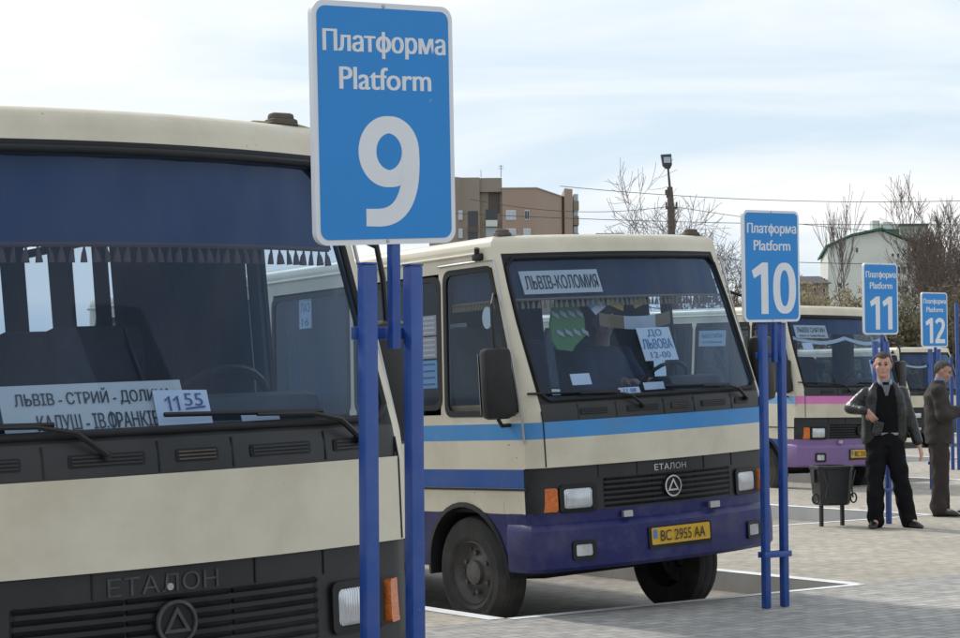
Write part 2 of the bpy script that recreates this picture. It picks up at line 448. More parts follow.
# ------------------------------------------------------------------ the bus
def lerp_tab(tab, z):
    if z <= tab[0][0]: return tab[0][1]
    for (a, p), (b, q) in zip(tab, tab[1:]):
        if z <= b: return p+(q-p)*(z-a)/(b-a)
    return tab[-1][1]
YF = [(.40, .07), (.83, .045), (.8301, .04), (1.13, .035), (1.1301, .0), (1.43, .0), (1.431, .012), (1.52, .02), (2.57, .41), (2.62, .425), (2.70, .48)]
HW = [(.4, 1.05), (.83, 1.068), (1.43, 1.068), (2.62, 1.015)]
XF = [(.4, .975), (1.4, .982), (2.2, .982), (2.57, .955), (2.7, .94)]
xfz = lambda z: lerp_tab(XF, z)
BOW = .17
yf = lambda z: lerp_tab(YF, z)
hw = lambda z: lerp_tab(HW, z)
REAR = 7.0
def on_front(x, z, off=0):
    """point on the bowed raked front, off metres outwards"""
    return Vector((x, yf(z)+BOW*x*x-off, z))
def on_pane(x, z, off=0):
    zz = 1.52+(z-1.52)
    return Vector((x, .02+(zz-1.52)*.3714+BOW*x*x-off, z))
def on_side(s):
    return lambda y, z, off: Vector((s*(hw(z)+off), y, z))
def c0(z): return yf(z)*.75+.27

def bus_matrix(theta, phi, loc, scale=1, nose=0):
    return Matrix.Translation(loc) @ Matrix.Rotation(-phi, 4, 'Y') @ Matrix.Rotation(theta, 4, 'Z') @ Matrix.Rotation(nose, 4, 'X') @ Matrix.Scale(scale, 4)

LOWZ = [.45, .62, .83, .8302, .905, 1.0, 1.125, 1.1302, 1.32, 1.4298]
UPZ = [1.4298, 1.4312, 1.50, 1.545, 1.585, 1.8, 2.1, 2.35, 2.48, 2.525, 2.57, 2.62]
ROOF = [(.008, 2.650), (.026, 2.672), (.055, 2.688), (.10, 2.698), (.18, 2.703), (.30, 2.705)]
WIN = [(1.21, 2.30), (2.40, 3.50), (3.60, 4.70), (4.80, 5.85), (5.95, 6.75)]
ARCH = ((.53, 1.47), (4.18, 5.12))

def half_path(z, cols, inset=0):
    xf = xfz(z); xg = xf-.03
    yy = yf(z)+inset
    if inset: xg -= inset*.8; xf -= inset*.8
    w = hw(z)-inset
    p = [(xg*t, yy+BOW*(xg*t)**2) for t in (0, .2, .4, .6, .8, 1)]
    e = (xf, yy+BOW*xf*xf); c = (w, c0(z)+inset*.6)
    p.append(e)
    mid = (max(e[0], w-.015*(1 if not inset else 1)) if True else 0, e[1]+(c[1]-e[1])*.35)
    mid = (e[0]+(w-e[0])*.68, e[1]+(c[1]-e[1])*.42)
    p.append(mid); p.append(c)
    p += [(w, y) for y in cols]
    p += [(w-.03, REAR-inset-.06), (w-.12, REAR-inset), (0, REAR-inset)]
    return p

def make_bus(name, M, label, style, detail=True, gaps=None, drape=()):
    bus = empty(name, M, label, 'bus', 'cream town buses parked at the platforms')
    body_mats = ['cream_paint', style['stripe'], style['lower'], style['skirt'], 'dark_plastic', 'black_rubber', style.get('front_stripe', style['stripe']), style.get('front_skirt', style['skirt']), style.get('front_lower', style['lower'])]
    CR, ST, LO, SK, DK, RB, FS, FK, FL = range(9)
    # --- lower shell
    bm = bmesh.new()
    lcols = [.53, 1.47, 2.4, 3.3, 4.18, 5.12, 6.1, 6.8]
    for s in (-1, 1):
        rows = []
        for z in LOWZ: rows.append([bm.verts.new((s*x, y, z)) for x, y in half_path(z, lcols)])
        for k in range(len(LOWZ)-1):
            zm = (LOWZ[k]+LOWZ[k+1])/2
            for i in range(len(rows[0])-1):
                if i in (9, 13) and zm < .905: continue            # wheel arches
                if i < 7:
                    mi = DK if .83 < zm < 1.13 else (FK if zm < .83 else (FS if 1.32 < zm and style['stripe_front'] else CR))
                elif i == 7:
                    mi = DK if .83 < zm < 1.13 else (FK if zm < .83 else (FS if zm > 1.32 else CR))
                else:
                    mi = FK if (zm < .83 and i == 8) else SK if zm < .83 else (LO if 1.0 < zm < 1.125 else (ST if zm > 1.32 else CR))
                f = bm.faces.new((rows[k][i], rows[k][i+1], rows[k+1][i+1], rows[k+1][i])); f.material_index = mi
        for (ya, yb) in ARCH:                                      # wheel arch cut as a half round opening
            cy, rr = (ya+yb)/2, (yb-ya)/2-.002
            arc = [(cy-rr*math.cos(R(a)), .43+rr*math.sin(R(a))) for a in range(0, 181, 10)]
            w = lambda z: s*hw(z)
            for (y0_, z0_), (y1_, z1_) in zip(arc, arc[1:]):
                if min(z0_, z1_) < .83:
                    f = bm.faces.new([bm.verts.new((w(z), y, z)) for y, z in ((y0_, min(z0_, .83)), (y1_, min(z1_, .83)), (y1_, .83), (y0_, .83)) ]) if abs(z0_-.83) > 1e-4 or abs(z1_-.83) > 1e-4 else None
                    if f: f.material_index = SK
                f = bm.faces.new([bm.verts.new((w(z), y, z)) for y, z in ((y0_, max(z0_, .83)), (y1_, max(z1_, .83)), (y1_, .905), (y0_, .905))]); f.material_index = CR
    # --- upper shell with openings
    ucols = ['c1', 1.13] + [y for w in WIN for y in w]
    for s in (-1, 1):
        rows = []
        for z in UPZ:
            cols = [c0(z)+.03 if c == 'c1' else c for c in ucols]
            rows.append([bm.verts.new((s*x, y, z)) for x, y in half_path(z, cols)])
        for k in range(len(UPZ)-1):
            zm = (UPZ[k]+UPZ[k+1])/2
            for i in range(len(rows[0])-1):
                if i < 5 and 1.585 < zm < 2.525: continue
                if 9 <= i and (i-9) % 2 == 0 and i-9 <= 10 and 1.50 < zm < 2.48: continue
                if i == 9+12+1+1 and 1.585 < zm < 2.35 : continue   # rear window
                mi = CR
                if i < 6 and zm < 1.545: mi = DK
                elif i < 5 and (zm < 1.59 or 2.52 < zm < 2.57): mi = RB
                elif i == 5 and 1.54 < zm < 2.57: mi = RB
                f = bm.faces.new((rows[k][i], rows[k][i+1], rows[k+1][i+1], rows[k+1][i])); f.material_index = mi
        # --- roof
        prev = rows[-1]; cols = [c0(2.62)+.03 if c == 'c1' else c for c in ucols]
        for ins, z in ROOF:
            cur = [bm.verts.new((s*x, y, z)) for x, y in half_path(2.62, cols, ins)]
            for i in range(len(cur)-1):
                bm.faces.new((prev[i], prev[i+1], cur[i+1], cur[i]))
            prev = cur
        rims = prev if s < 0 else rims+prev[::-1][1:-1]
    bm.faces.new(rims)
    bmesh.ops.remove_doubles(bm, verts=bm.verts, dist=.0006)
    bmesh.ops.dissolve_degenerate(bm, edges=bm.edges, dist=.0004)
    for f in bm.faces:
        f.normal_update(); c = f.calc_center_median()
        if f.normal.dot(c-Vector((0, min(max(c.y, .9), 6.2), 1.5))) < 0: f.normal_flip()
    body = link('body', bm, body_mats+['lining'], bus, 35)
    for p_ in body.data.polygons:
        if abs(p_.normal.x) > .97 and p_.center.y > .3: p_.use_smooth = False
    so = body.modifiers.new('thickness', 'SOLIDIFY'); so.thickness = .03; so.offset = -1; so.material_offset = 20; so.material_offset_rim = 20
    # --- windscreen and its rubber
    bm = bmesh.new()
    n, kz = 16, 8
    g = [[bm.verts.new(on_pane((xfz(z)-.02)*(2*i/n-1), z, -.010)) for i in range(n+1)] for z in [1.56+(2.55-1.56)*k/kz for k in range(kz+1)]]
    for k in range(kz):
        for i in range(n): bm.faces.new((g[k][i], g[k][i+1], g[k+1][i+1], g[k+1][i]))
    link('windscreen', bm, [GL_WS], bus, 60)
    bm = bmesh.new()
    xw = lambda z: xfz(z)-.022
    path = [(-xw(1.57)+.05, 1.57), (-xw(1.57), 1.62)]+[(-xw(z), z) for z in (1.9, 2.2, 2.48)]+[(-xw(2.53)+.05, 2.535)]
    path += [(x, 2.535) for x in (-.6, -.3, 0, .3, .6)]+[(-x, z) for x, z in path[::-1]]+[(x, 1.57) for x in (.6, .3, 0, -.3, -.6)]
    pts = [on_pane(x, z, .004) for x, z in path]
    tube(bm, pts+[pts[0]], .014, 6, False)
    link('windscreen_rubber', bm, 'black_rubber', bus, 60)
    # --- side windows
    for s in (-1, 1):
        fn = on_side(s)
        quads = [[(.315, 1.49), (1.14, 1.50), (1.14, 2.48), (.60, 2.48)]]+[[(a-.005, 1.55), (b+.005, 1.55), (b+.005, 2.45), (a-.005, 2.45)] for a, b in WIN]
        for q in quads:
            bm = bmesh.new()
            o_ = rquad(inset_quad(q, -.016), .085); i_ = rquad(inset_quad(q, .022), .068)
            ring2(bm, o_, i_, fn, -.012, .006)
            fr = link('window_frame', bm, 'black_rubber', bus, 40)
            bm = bmesh.new()
            vs = [bm.verts.new(fn(u, v, -.004)) for u, v in rquad(inset_quad(q, .02), .07)]
            bm.faces.new(vs)
            link('side_window', bm, [GL_SIDE], bus)
            if q is quads[0]:                                      # bright strip round the cab window
                bm = bmesh.new()
                pts = [fn(y, z, .006) for y, z in ((1.2, 2.53), (.9, 2.532), (.55, 2.53), (.285, 1.52), (.26, 1.30))]
                tube(bm, pts, .008, 6)
                link('drip_rail', bm, 'aluminium', bus, 40)
    # --- gutter, belt moulding
    bm = bmesh.new()
    for s in (-1, 1):
        tube(bm, [on_side(s)(y, 2.585, .004) for y in (.75, 2, 4, 6.9)], .012, 6)
    link('roof_gutter', bm, 'cream_paint', bus, 40)
    bm = bmesh.new()
    for s in (-1, 1):
        for a, b in ((.27, 4.0), (4.0, 6.9)):
            box(bm, (s*1.069, (a+b)/2, .992), (.012, b-a-.004, .014))
    link('belt_moulding', bm, 'black_rubber', bus)
    # --- bumper wrapped round the front
    base = [(x, .055+BOW*x*x) for x in [-.95+.1*i for i in range(20)]]
    base = [(-1.064, .50), (-1.064, .33), (-1.045, .265)]+base+[(1.045, .265), (1.064, .33), (1.064, .50)]
    prof = [(-.02, .445), (.035, .445), (.06, .47), (.064, .60), (.06, .715), (.035, .745), (.012, .76), (.012, .832), (-.02, .832)]
    bm = bmesh.new(); rows = []
    for i, (x, y) in enumerate(base):
        a = Vector(base[max(i-1, 0)]); b = Vector(base[min(i+1, len(base)-1)]); t = (b-a).normalized(); nn = Vector((t.y, -t.x))
        tp = (.3, .55, .85)[min(i, len(base)-1-i)] if min(i, len(base)-1-i) < 3 else 1
        rows.append([bm.verts.new((x+nn.x*o_*tp, y+nn.y*o_*tp, z)) for o_, z in prof])
    for a, b in zip(rows, rows[1:]):
        for k in range(len(prof)-1): bm.faces.new((a[k], b[k], b[k+1], a[k+1]))
    bm.faces.new(rows[0]); bm.faces.new(rows[-1][::-1])
    bmesh.ops.recalc_face_normals(bm, faces=bm.faces)
    bumper = link('bumper', bm, style['bumper'], bus, 28)
    fb = lambda x, z, off: Vector((x, -.012+BOW*x*x-off, z))
    for s in (-1, 1):
        bm = bmesh.new()
        ring2(bm, rrect(.165, .125, .02, cx=s*.765, cz=.578), rrect(.118, .08, .012, cx=s*.765, cz=.578), fb, -.03, .012)
        slab(bm, rrect(.13, .09, .01, cx=s*.765, cz=.578), fb, -.04, .002)
        fg = link('fog_lamp', bm, 'black_plastic', bus, 30)
        bm = bmesh.new(); slab(bm, rrect(.112, .074, .012, cx=s*.765, cz=.578), fb, .0022, .008)
        link('lens', bm, 'lamp_lens', fg, 30)
        bm = bmesh.new(); fs_ = on_side(s)
        slab(bm, rrect(.09, .045, .008, cx=.43, cz=.672), fs_, -.005, .012+.005)
        link('side_marker', bm, 'orange_lens', bus, 30)
    # --- number plate
    bm = bmesh.new(); slab(bm, rrect(.56, .15, .012, cz=.612), fb, .0, .010); pl = link('plate_holder', bm, 'black_plastic', bus)
    bm = bmesh.new(); slab(bm, rrect(.52, .112, .01, cz=.622), lambda x, z, o: fb(x*1.0, z, o), .0102, .014)
    pt = link('number_plate', bm, 'plate_yellow', bus)
    bm = bmesh.new(); put_text(bm, 'BC 2955 AA' if style['logo'] else 'BC 3107 AA', .012, .622, .40, .072, fb, .0165, .004); link('lettering', bm, 'ink_black', pt)
    bm = bmesh.new(); slab(bm, rrect(.035, .06, .004, cx=-.232, cz=.637), fb, .0145, .016); link('country_strip', bm, 'plate_blue', pt)
    # --- grille
    ff = on_front
    bm = bmesh.new()
    slab(bm, rrect(1.13, .215, .012, cz=.93), ff, -.02, .002)
    gr = link('grille', bm, 'black_plastic', bus)
    bm = bmesh.new()
    for k in range(6):
        for x0, x1 in ((-.56, -.2), (-.19, .19), (.2, .56)):
            nseg = 5; z = .842+.035*k
            for j in range(nseg):
                xa = x0+(x1-x0)*j/nseg; xb = x0+(x1-x0)*(j+1)/nseg
                v = [ff(x, zz, d) for x, zz, d in ((xa, z, .003), (xb, z, .003), (xb, z+.012, .016), (xa, z+.012, .016), (xa, z+.018, .003), (xb, z+.018, .003))]
                v = [bm.verts.new(p) for p in v]
                bm.faces.new((v[0], v[1], v[2], v[3])); bm.faces.new((v[3], v[2], v[5], v[4]))
    link('grille_slats', bm, 'dark_plastic', gr, 30)
    for x, cz_, h_ in [(x, 1.085, .088) for x in (-.6, -.3, .3, .6)]+[(x, 1.487, .1) for x in (-.73, -.45, -.06, .22, .62)]:
        bm = bmesh.new(); slab(bm, rrect(.006, h_, .002, 2, cx=x, cz=cz_), ff, 0, .003); link('panel_joint', bm, 'black_rubber', bus)
    for s in (-1, 1):
        bm = bmesh.new(); tube(bm, [on_front(s*xfz(z), z, -.001) for z in (1.135, 1.25, 1.35, 1.42, 1.5)], .005, 5); link('panel_joint', bm, 'black_rubber', bus)
    bm = bmesh.new(); w_, c_ = style['name_w'], style['name_c']
    put_text(bm, 'ЕТАЛОН', c_, 1.078 if w_ < .35 else 1.075, w_, .042 if w_ < .35 else .06, ff, .004, .0)
    link('maker_name', bm, style['name_mat'], bus)
    if not style['stripe_front']:
        bm = bmesh.new(); slab(bm, [(-.035+.012*math.cos(2*math.pi*k/16), 1.062+.012*math.sin(2*math.pi*k/16)) for k in range(16)], ff, .002, .012); link('lock_cap', bm, 'aluminium', bus, 40)
    # emblem: ring with an open triangle
    bm = bmesh.new(); n = 32; zc, rx, rz = .945, .073, .073
    el = lambda r_: [(-.02+rx*r_*math.cos(2*math.pi*k/n), zc+rz*r_*math.sin(2*math.pi*k/n)) for k in range(n)]
    ring2(bm, el(1), el(.86), ff, .012, .026)
    tri = lambda r_: [(-.02+r_*.062*math.sin(2*math.pi*k/3), zc-.004+r_*.062*math.cos(2*math.pi*k/3)) for k in range(3)]
    ring2(bm, tri(.92), tri(.55), ff, .018, .025)
    em = link('emblem', bm, style['emblem'], bus, 40)
    bm = bmesh.new(); slab(bm, el(.9), ff, .008, .016); link('backing', bm, 'black_plastic', em, 40)
    # --- lamps
    for s in (-1, 1):
        bm = bmesh.new()
        ring2(bm, rrect(.262, .185, .03, cx=s*.757, cz=.917), rrect(.205, .135, .025, cx=s*.757, cz=.917), ff, -.02, .016)
        slab(bm, rrect(.22, .15, .02, cx=s*.757, cz=.917), ff, -.03, -.015)
        hl = link('headlight', bm, 'black_plastic', bus, 30)
        bm = bmesh.new()
        cx_ = s*.757
        outs = [rrect(.2, .13, .024, cx=cx_, cz=.917), rrect(.17, .10, .03, cx=cx_, cz=.917)]
        A = [bm.verts.new(ff(u, v, -.012)) for u, v in outs[0]]; B = [bm.verts.new(ff(u, v, .010)) for u, v in outs[0]]; C_ = [bm.verts.new(ff(u, v, .018)) for u, v in outs[1]]
        nn = len(A)
        for a, b in ((A, B), (B, C_)):
            for k in range(nn): bm.faces.new((a[k], a[(k+1) % nn], b[(k+1) % nn], b[k]))
        bm.faces.new(C_)
        link('lens', bm, 'lamp_lens', hl, 40)
        bm = bmesh.new()
        fi = lambda u, v, o: Vector((s*(u+o*.5), yf(.9)+BOW*.9*.9+(u-.90)*.80-o*.85, v))
        slab(bm, rrect(.105, .155, .015, cx=.948, cz=.915), fi, -.02, .030)
        link('indicator', bm, 'orange_lens', bus, 30)
    for x, w in ((.35, .10), (-.42, .07)):
        bm = bmesh.new(); slab(bm, rrect(w, .042, .006, cx=x, cz=.79), fb, -.03, -.008+w*.02); link('tow_hook_cover', bm, 'aluminium', bus)
    # --- cowl vents
    for x, w in ((-.62, .2), (-.24, .26), (.08, .16), (.42, .26), (.74, .16)):
        bm = bmesh.new(); slab(bm, rrect(w, .042, .008, cx=x, cz=1.485), ff, -.01, .003); vt = link('cowl_vent', bm, 'black_rubber', bus)
        bm = bmesh.new()
        for dz in (-.012, .0, .012): slab(bm, rrect(w-.02, .005, .001, 2, cx=x, cz=1.485+dz), ff, .0032, .007)
        link('vent_slat', bm, 'iron_rust' if w < .18 and x < .5 else 'dark_plastic', vt)
    # --- wipers: arm and blade
    for xp in (-.25, .78):
        bm = bmesh.new()
        p0, p1, p2 = on_front(xp, 1.50, .03), on_pane(xp-.22, 1.60, .045), on_pane(xp-.45, 1.605, .028)
        tube(bm, [on_front(xp, 1.50, 0), on_front(xp, 1.50, .03)], .016, 8); tube(bm, [p0, on_pane(xp-.10, 1.575, .05), p1, p2], [.011, .011, .008, .006], 6)
        wp = link('wiper', bm, 'black_plastic', bus, 40)
        bm = bmesh.new(); tube(bm, [on_pane(xp-.80+.13*k, 1.62-.003*k, .014) for k in range(6)], .0085, 5); link('wiper_blade', bm, 'black_rubber', wp, 40)
    # --- mirrors
    for s in (-1, 1):
        bm = bmesh.new()
        mo = style.get('mirror', {}).get(s, (0, 0)); c_ = Vector((s*(1.2+mo[0]), .36+mo[1], 1.70))
        box(bm, c_, (.21, .11, .47), Matrix.Rotation(R(12)*s, 3, 'Z'), 0, .04)
        tube(bm, [(s*1.06, .42, 1.42), (s*(1.16+mo[0]*.5), .38+mo[1]*.5, 1.42), (c_.x, c_.y, 1.46), (c_.x, c_.y, 1.6)], .014, 8)
        tube(bm, [(s*1.025, .57, 2.3), (s*(1.16+mo[0]*.5), .42+mo[1]*.5, 2.22), (c_.x, c_.y+.01, 2.1), (c_.x, c_.y, 1.9)], .012, 8)
        mi_ = link('wing_mirror', bm, 'black_plastic', bus, 35)
        bm = bmesh.new(); box(bm, c_+Vector((0, .062, 0)), (.17, .004, .4), Matrix.Rotation(R(12)*s, 3, 'Z')); link('mirror_glass', bm, 'chrome', mi_)
        bm = bmesh.new(); box(bm, (s*1.03, .72, 2.56), (.05, .09, .05), None, 0, .012); tube(bm, [(s*1.04, .72, 2.57), (s*1.05, .70, 2.62)], .018, 6)
        link('roof_bracket', bm, 'black_plastic', bus, 35)
        bm = bmesh.new(); box(bm, (s*.86, .66, 2.70), (.12, .07, .045), None, 0, .014); box(bm, (s*.86, .66, 2.725), (.10, .05, .04), None, 0, .015)
        link('marker_lamp', bm, 'iron_rust', bus, 35)
    # --- wheels
    for s in (-1, 1):
        for yw in (1.0, 4.65):
            base_z = .385; wx = .93 if s < 0 else .81
            pw_ = M @ Vector((s*wx, yw, 0)); want = -.12 if style.get('ground') is None else style['ground']
            dz = (want-pw_.z)/M.to_scale()[0]
            hub = Vector((s*wx, yw, base_z+dz))
            Wm = Matrix.Translation(hub) @ Matrix.Rotation(R(90)*s, 4, 'Y')
            bm = bmesh.new()
            lathe(bm, [(.215, .09), (.235, .105), (.25, .111), (.262, .108), (.30, .113), (.325, .112), (.33, .107), (.355, .10), (.378, .085), (.385, .05), (.382, .046), (.382, .034), (.385, .03), (.385, -.03), (.382, -.034), (.382, -.046), (.385, -.05), (.378, -.085), (.33, -.11), (.215, -.1), (.215, .09)], Wm, 44)
            wh = link('wheel', bm, 'tyre_rubber', bus, 40)
            bm = bmesh.new()
            lathe(bm, [(.222, .088), (.212, .096), (.205, .06), (.18, .03), (.13, .035), (.115, .05), (.085, .055), (.08, .085), (.03, .095), (0, .095)], Wm, 40)
            for k in range(6):
                a = 2*math.pi*k/6
                p = Vector((.135*math.cos(a), .135*math.sin(a), .03)); tube(bm, [Wm @ p, Wm @ (p+Vector((0, 0, .035)))], .016, 6); q_ = Vector((.178*math.cos(a+.5), .178*math.sin(a+.5), .028)); tube(bm, [Wm @ q_, Wm @ (q_+Vector((0, 0, .012)))], .018, 8)
            link('rim', bm, 'wheel_steel', wh, 40)
            bm = bmesh.new()
            cy = yw
            arcs = [(cy-r_*math.cos(R(a)), .43+r_*math.sin(R(a))) for r_ in (.472, .44) for a in (range(-5, 186, 10))]
            nA = len(arcs)//2; fnS = on_side(s)
            ov = [bm.verts.new(fnS(*arcs[k], .006)) for k in range(nA)]; ov2 = [bm.verts.new(fnS(*arcs[k+nA], .012)) for k in range(nA)]; iv = [bm.verts.new(fnS(*arcs[k+nA], -.45)) for k in range(nA)]
            ov0 = [bm.verts.new(fnS(*arcs[k], -.02)) for k in range(nA)]
            for k in range(nA-1):
                bm.faces.new((ov0[k], ov0[k+1], ov[k+1], ov[k])); bm.faces.new((ov[k], ov[k+1], ov2[k+1], ov2[k])); bm.faces.new((ov2[k], ov2[k+1], iv[k+1], iv[k]))
            link('wheel_arch', bm, 'black_rubber', bus, 40)
    # --- underbody and axles
    bm = bmesh.new()
    for s in (-1, 1): box(bm, (s*.42, 3.6, .62), (.09, 6.4, .16))
    box(bm, (0, 1.35, .66), (.62, 1.0, .5)); box(bm, (0, 3.6, .84), (2.0, 6.3, .03)); box(bm, (-.75, 3.0, .55), (.4, .9, .3)); box(bm, (0, .35, .58), (1.5, .12, .1))
    for yw in (1.0, 4.65): tube(bm, [(-.85, yw, .40), (-.4, yw, .36), (.4, yw, .36), (.85, yw, .40)], .05, 8)
    tube(bm, [(-.5, .6, .42), (.5, .62, .42)], .02, 6)
    link('chassis', bm, 'chassis', bus)
    # --- cab and saloon
    bm = bmesh.new(); box(bm, (0, 3.6, .90), (2.08, 6.6, .04)); link('cabin_floor', bm, 'cab_floor', bus)
    bm = bmesh.new()
    secs = [(.10, 1.50, 1.0), (.16, 1.56, .99), (.42, 1.57, .98), (.50, 1.52, .98), (.52, 1.0, .98)]
    nx = 10
    rows = [[bm.verts.new((w*(2*i/nx-1), y+BOW*(w*(2*i/nx-1))**2*.9, z)) for i in range(nx+1)] for y, z, w in secs]
    for a, b in zip(rows, rows[1:]):
        for i in range(nx): bm.faces.new((a[i], a[i+1], b[i+1], b[i]))
    box(bm, (.55, .48, 1.62), (.5, .26, .13), None, 0, .05)
    dsh = link('dashboard', bm, 'dash_plastic', bus, 40)
    bm = bmesh.new(); Ws = Matrix.Translation((.55, .72, 1.62)) @ Matrix.Rotation(R(-50), 4, 'X')
    pts = [Ws @ Vector((.21*math.cos(2*math.pi*k/24), .21*math.sin(2*math.pi*k/24), 0)) for k in range(25)]
    tube(bm, pts, .015, 6, False)
    for a in (30, 150, 270): tube(bm, [Ws @ Vector((0, 0, -.03)), Ws @ Vector((.2*math.cos(R(a)), .2*math.sin(R(a)), 0))], .012, 6)
    tube(bm, [Ws @ Vector((0, 0, 0)), Ws @ Vector((0, 0, -.5))], .03, 8)
    link('steering_wheel', bm, 'black_plastic', bus, 40)
    seats = [(.52, 1.35, 1.35)]+([(-.1, 1.75, 1.42)] if detail else [])
    if detail: seats += [(x, y, 1.38) for y in (2.3, 3.1, 3.9, 4.7, 5.5, 6.3) for x in (-.72, -.30, .30, .72)]
    for x, y, z in seats:
        bm = bmesh.new()
        box(bm, (x, y, z-.02), (.42, .44, .13), None, 0, .04); box(bm, (x, y+.24, z+.32), (.42, .11, .66), Matrix.Rotation(R(-8), 3, 'X'), 0, .045)
        tube(bm, [(x, y, z-.06), (x, y, .92)], .05, 6)
        link('seat', bm, 'seat_fabric', bus, 40)
    # header curtain behind the windscreen with its fringe
    cz = style['curtain_z']
    bm = bmesh.new(); nn = 60
    wav = lambda i: .008*math.sin(i*1.7)+.005*math.sin(i*.6)
    rows = [[bm.verts.new(on_pane(-.94+1.88*i/nn*1.0, z, -.055+(wav(i) if k else 0))) for i in range(nn+1)] for k, z in enumerate((2.54, (2.54+cz)/2, cz))]
    for a, b in zip(rows, rows[1:]):
        for i in range(nn): bm.faces.new((a[i], a[i+1], b[i+1], b[i]))
    cu = link('header_curtain', bm, style.get('curtain', 'curtain_blue'), bus, 60)
    bm = bmesh.new()
    if style['fringe'] == 'lace':
        for i in range(nn):
            xa, xb = -.93+1.86*i/nn, -.93+1.86*(i+1)/nn
            d = lambda x: cz-.05-.07*abs(math.sin(x*3.4))
            v = [bm.verts.new(on_pane(x, z, -.05)) for x, z in ((xa, cz-.03-.07*abs(math.sin(xa*3.4))), (xb, cz-.03-.07*abs(math.sin(xb*3.4))), (xb, d(xb)-.03), (xa, d(xa)-.03))]
            bm.faces.new(v)
        link('lace_trim', bm, 'lace_white', cu)
    else:
        slab(bm, rrect(1.84, .018, .004, 2, cz=cz), lambda u, v, o: on_pane(u, v, o), -.054, -.046)
        bm.free(); bm = bmesh.new()
        tube(bm, [on_pane(-.92+1.84*k/20, cz, -.05) for k in range(21)], .009, 6)
        for i in range(46):
            x = -.91+1.82*i/45
            p = on_pane(x, cz, -.05)
            w = .0105+.002*math.sin(i*2.3); sw = Vector((.006*math.sin(i*1.3), 0, 0))
            tube(bm, [p, p+Vector((0, 0, -.016)), p+sw*.6+Vector((0, 0, -.03)), p+sw+Vector((0, 0, -.06))], [.003, .0045, w*.85, w*1.25], 7)
        link('tassel_fringe', bm, style['fringe'], cu, 50)
    # side curtains: folded cloth hanging inside the windows
    def drapes(s, spans, z0=1.45, z1=2.5, m='curtain_dark'):
        for a, b in spans:
            bm = bmesh.new(); k = max(6, int((b-a)*40))
            wv = lambda i: .012*math.sin(i*1.9)+.004*math.sin(i*.7)
            lo = [bm.verts.new((s*(hw(z0)-.07+wv(i)), a+(b-a)*i/k, z0)) for i in range(k+1)]
            hi = [bm.verts.new((s*(hw(z1)-.06+wv(i)*.5), a+(b-a)*i/k, z1)) for i in range(k+1)]
            for i in range(k): bm.faces.new((lo[i], lo[i+1], hi[i+1], hi[i]))
            link('side_curtain', bm, m, bus, 60)
    drapes(1, style.get('right_drapes', [(1.15, 1.5), (2.2, 2.5), (3.4, 3.7), (4.6, 4.9), (5.8, 6.1)]))
    drapes(-1, style.get('left_drapes', [(2.2, 2.6), (3.3, 3.8), (4.5, 5.0), (5.7, 6.2)]))
    drapes(-1, [(.62, 1.12)], 2.26, 2.5, 'curtain_blue')
    bm = bmesh.new(); tube(bm, [(-(hw(2.25)-.062), .60, 2.255), (-(hw(2.25)-.062), 1.13, 2.255)], .008, 6)
    for i in range(16):
        p = Vector((-(hw(2.22)-.062), .61+.034*i, 2.255)); tube(bm, [p, p+Vector((0, 0, -.02)), p+Vector((0, .003, -.05))], [.003, .009, .012], 6)
    link('window_fringe', bm, 'fringe_gold', bus, 50)
    bm = bmesh.new(); box(bm, (-.985, .85, 1.535), (.09, .66, .05), None, 0, .012); link('window_ledge', bm, 'wood_trim', bus)
    bm = bmesh.new(); box(bm, (-.70, 1.02, 1.50), (.44, .44, .12), None, 0, .04); box(bm, (-.70, 1.24, 1.80), (.44, .11, .62), Matrix.Rotation(R(-8), 3, 'X'), 0, .045); tube(bm, [(-.7, 1.05, 1.45), (-.7, 1.05, .92)], .05, 6); link('seat', bm, 'seat_fabric', bus, 40)
    for (a, b, z0, z1, x0_, x1_) in style.get('partition', []):
        bm = bmesh.new(); k = 24
        lo = [bm.verts.new((x0_+(x1_-x0_)*i/k, a+.012*math.sin(i*1.9), z0)) for i in range(k+1)]
        hi = [bm.verts.new((x0_+(x1_-x0_)*i/k, a+.006*math.sin(i*1.9), z1)) for i in range(k+1)]
        for i in range(k): bm.faces.new((lo[i], lo[i+1], hi[i+1], hi[i]))
        link('partition_curtain', bm, 'curtain_dark', bus, 60)
    bm = bmesh.new()
    for x, y in ((-.3, 1.6), (.2, 2.0)) : tube(bm, [(x, y, .92), (x, y, 2.66)], .018, 8)
    link('grab_pole', bm, 'iron_dark', bus, 40)
    return bus

S1 = dict(mirror={1: (-.03, .11)}, stripe='cream_paint', lower='cream_paint', skirt='dark_plastic', stripe_front=False, bumper='dark_plastic', logo=False,
          name_w=.40, name_c=-.05, name_mat='worn_chrome', emblem='worn_chrome', curtain_z=2.205, fringe='fringe_brown', ground=-.152,
          right_drapes=[(1.16, 2.24), (2.36, 2.50), (2.72, 3.0), (3.24, 3.46), (3.68, 5.9)], left_drapes=[(1.25, 2.2), (2.5, 3.4), (3.7, 6.6)])
S2 = dict(curtain='curtain_slate', stripe='sky_blue_paint', lower='mid_blue_paint', skirt='navy_paint', stripe_front=True, bumper='navy_paint', logo=True,
          name_w=.28, name_c=-.02, name_mat='chrome', emblem='chrome', curtain_z=2.25, fringe='fringe_gold', ground=-.152,
          right_drapes=[(1.3, 2.45), (2.62, 6.6)], left_drapes=[(1.5, 2.2), (2.5, 3.4), (3.7, 6.6)])
S3 = dict(stripe='pale_blue_paint', lower='cream_paint', skirt='mid_blue_paint', stripe_front=True, front_stripe='pink_paint', front_skirt='purple_paint',
          bumper='purple_paint', logo=False, name_w=.28, name_c=-.02, name_mat='dark_plastic', emblem='dark_plastic', curtain_z=2.30, fringe='lace', ground=-.152)
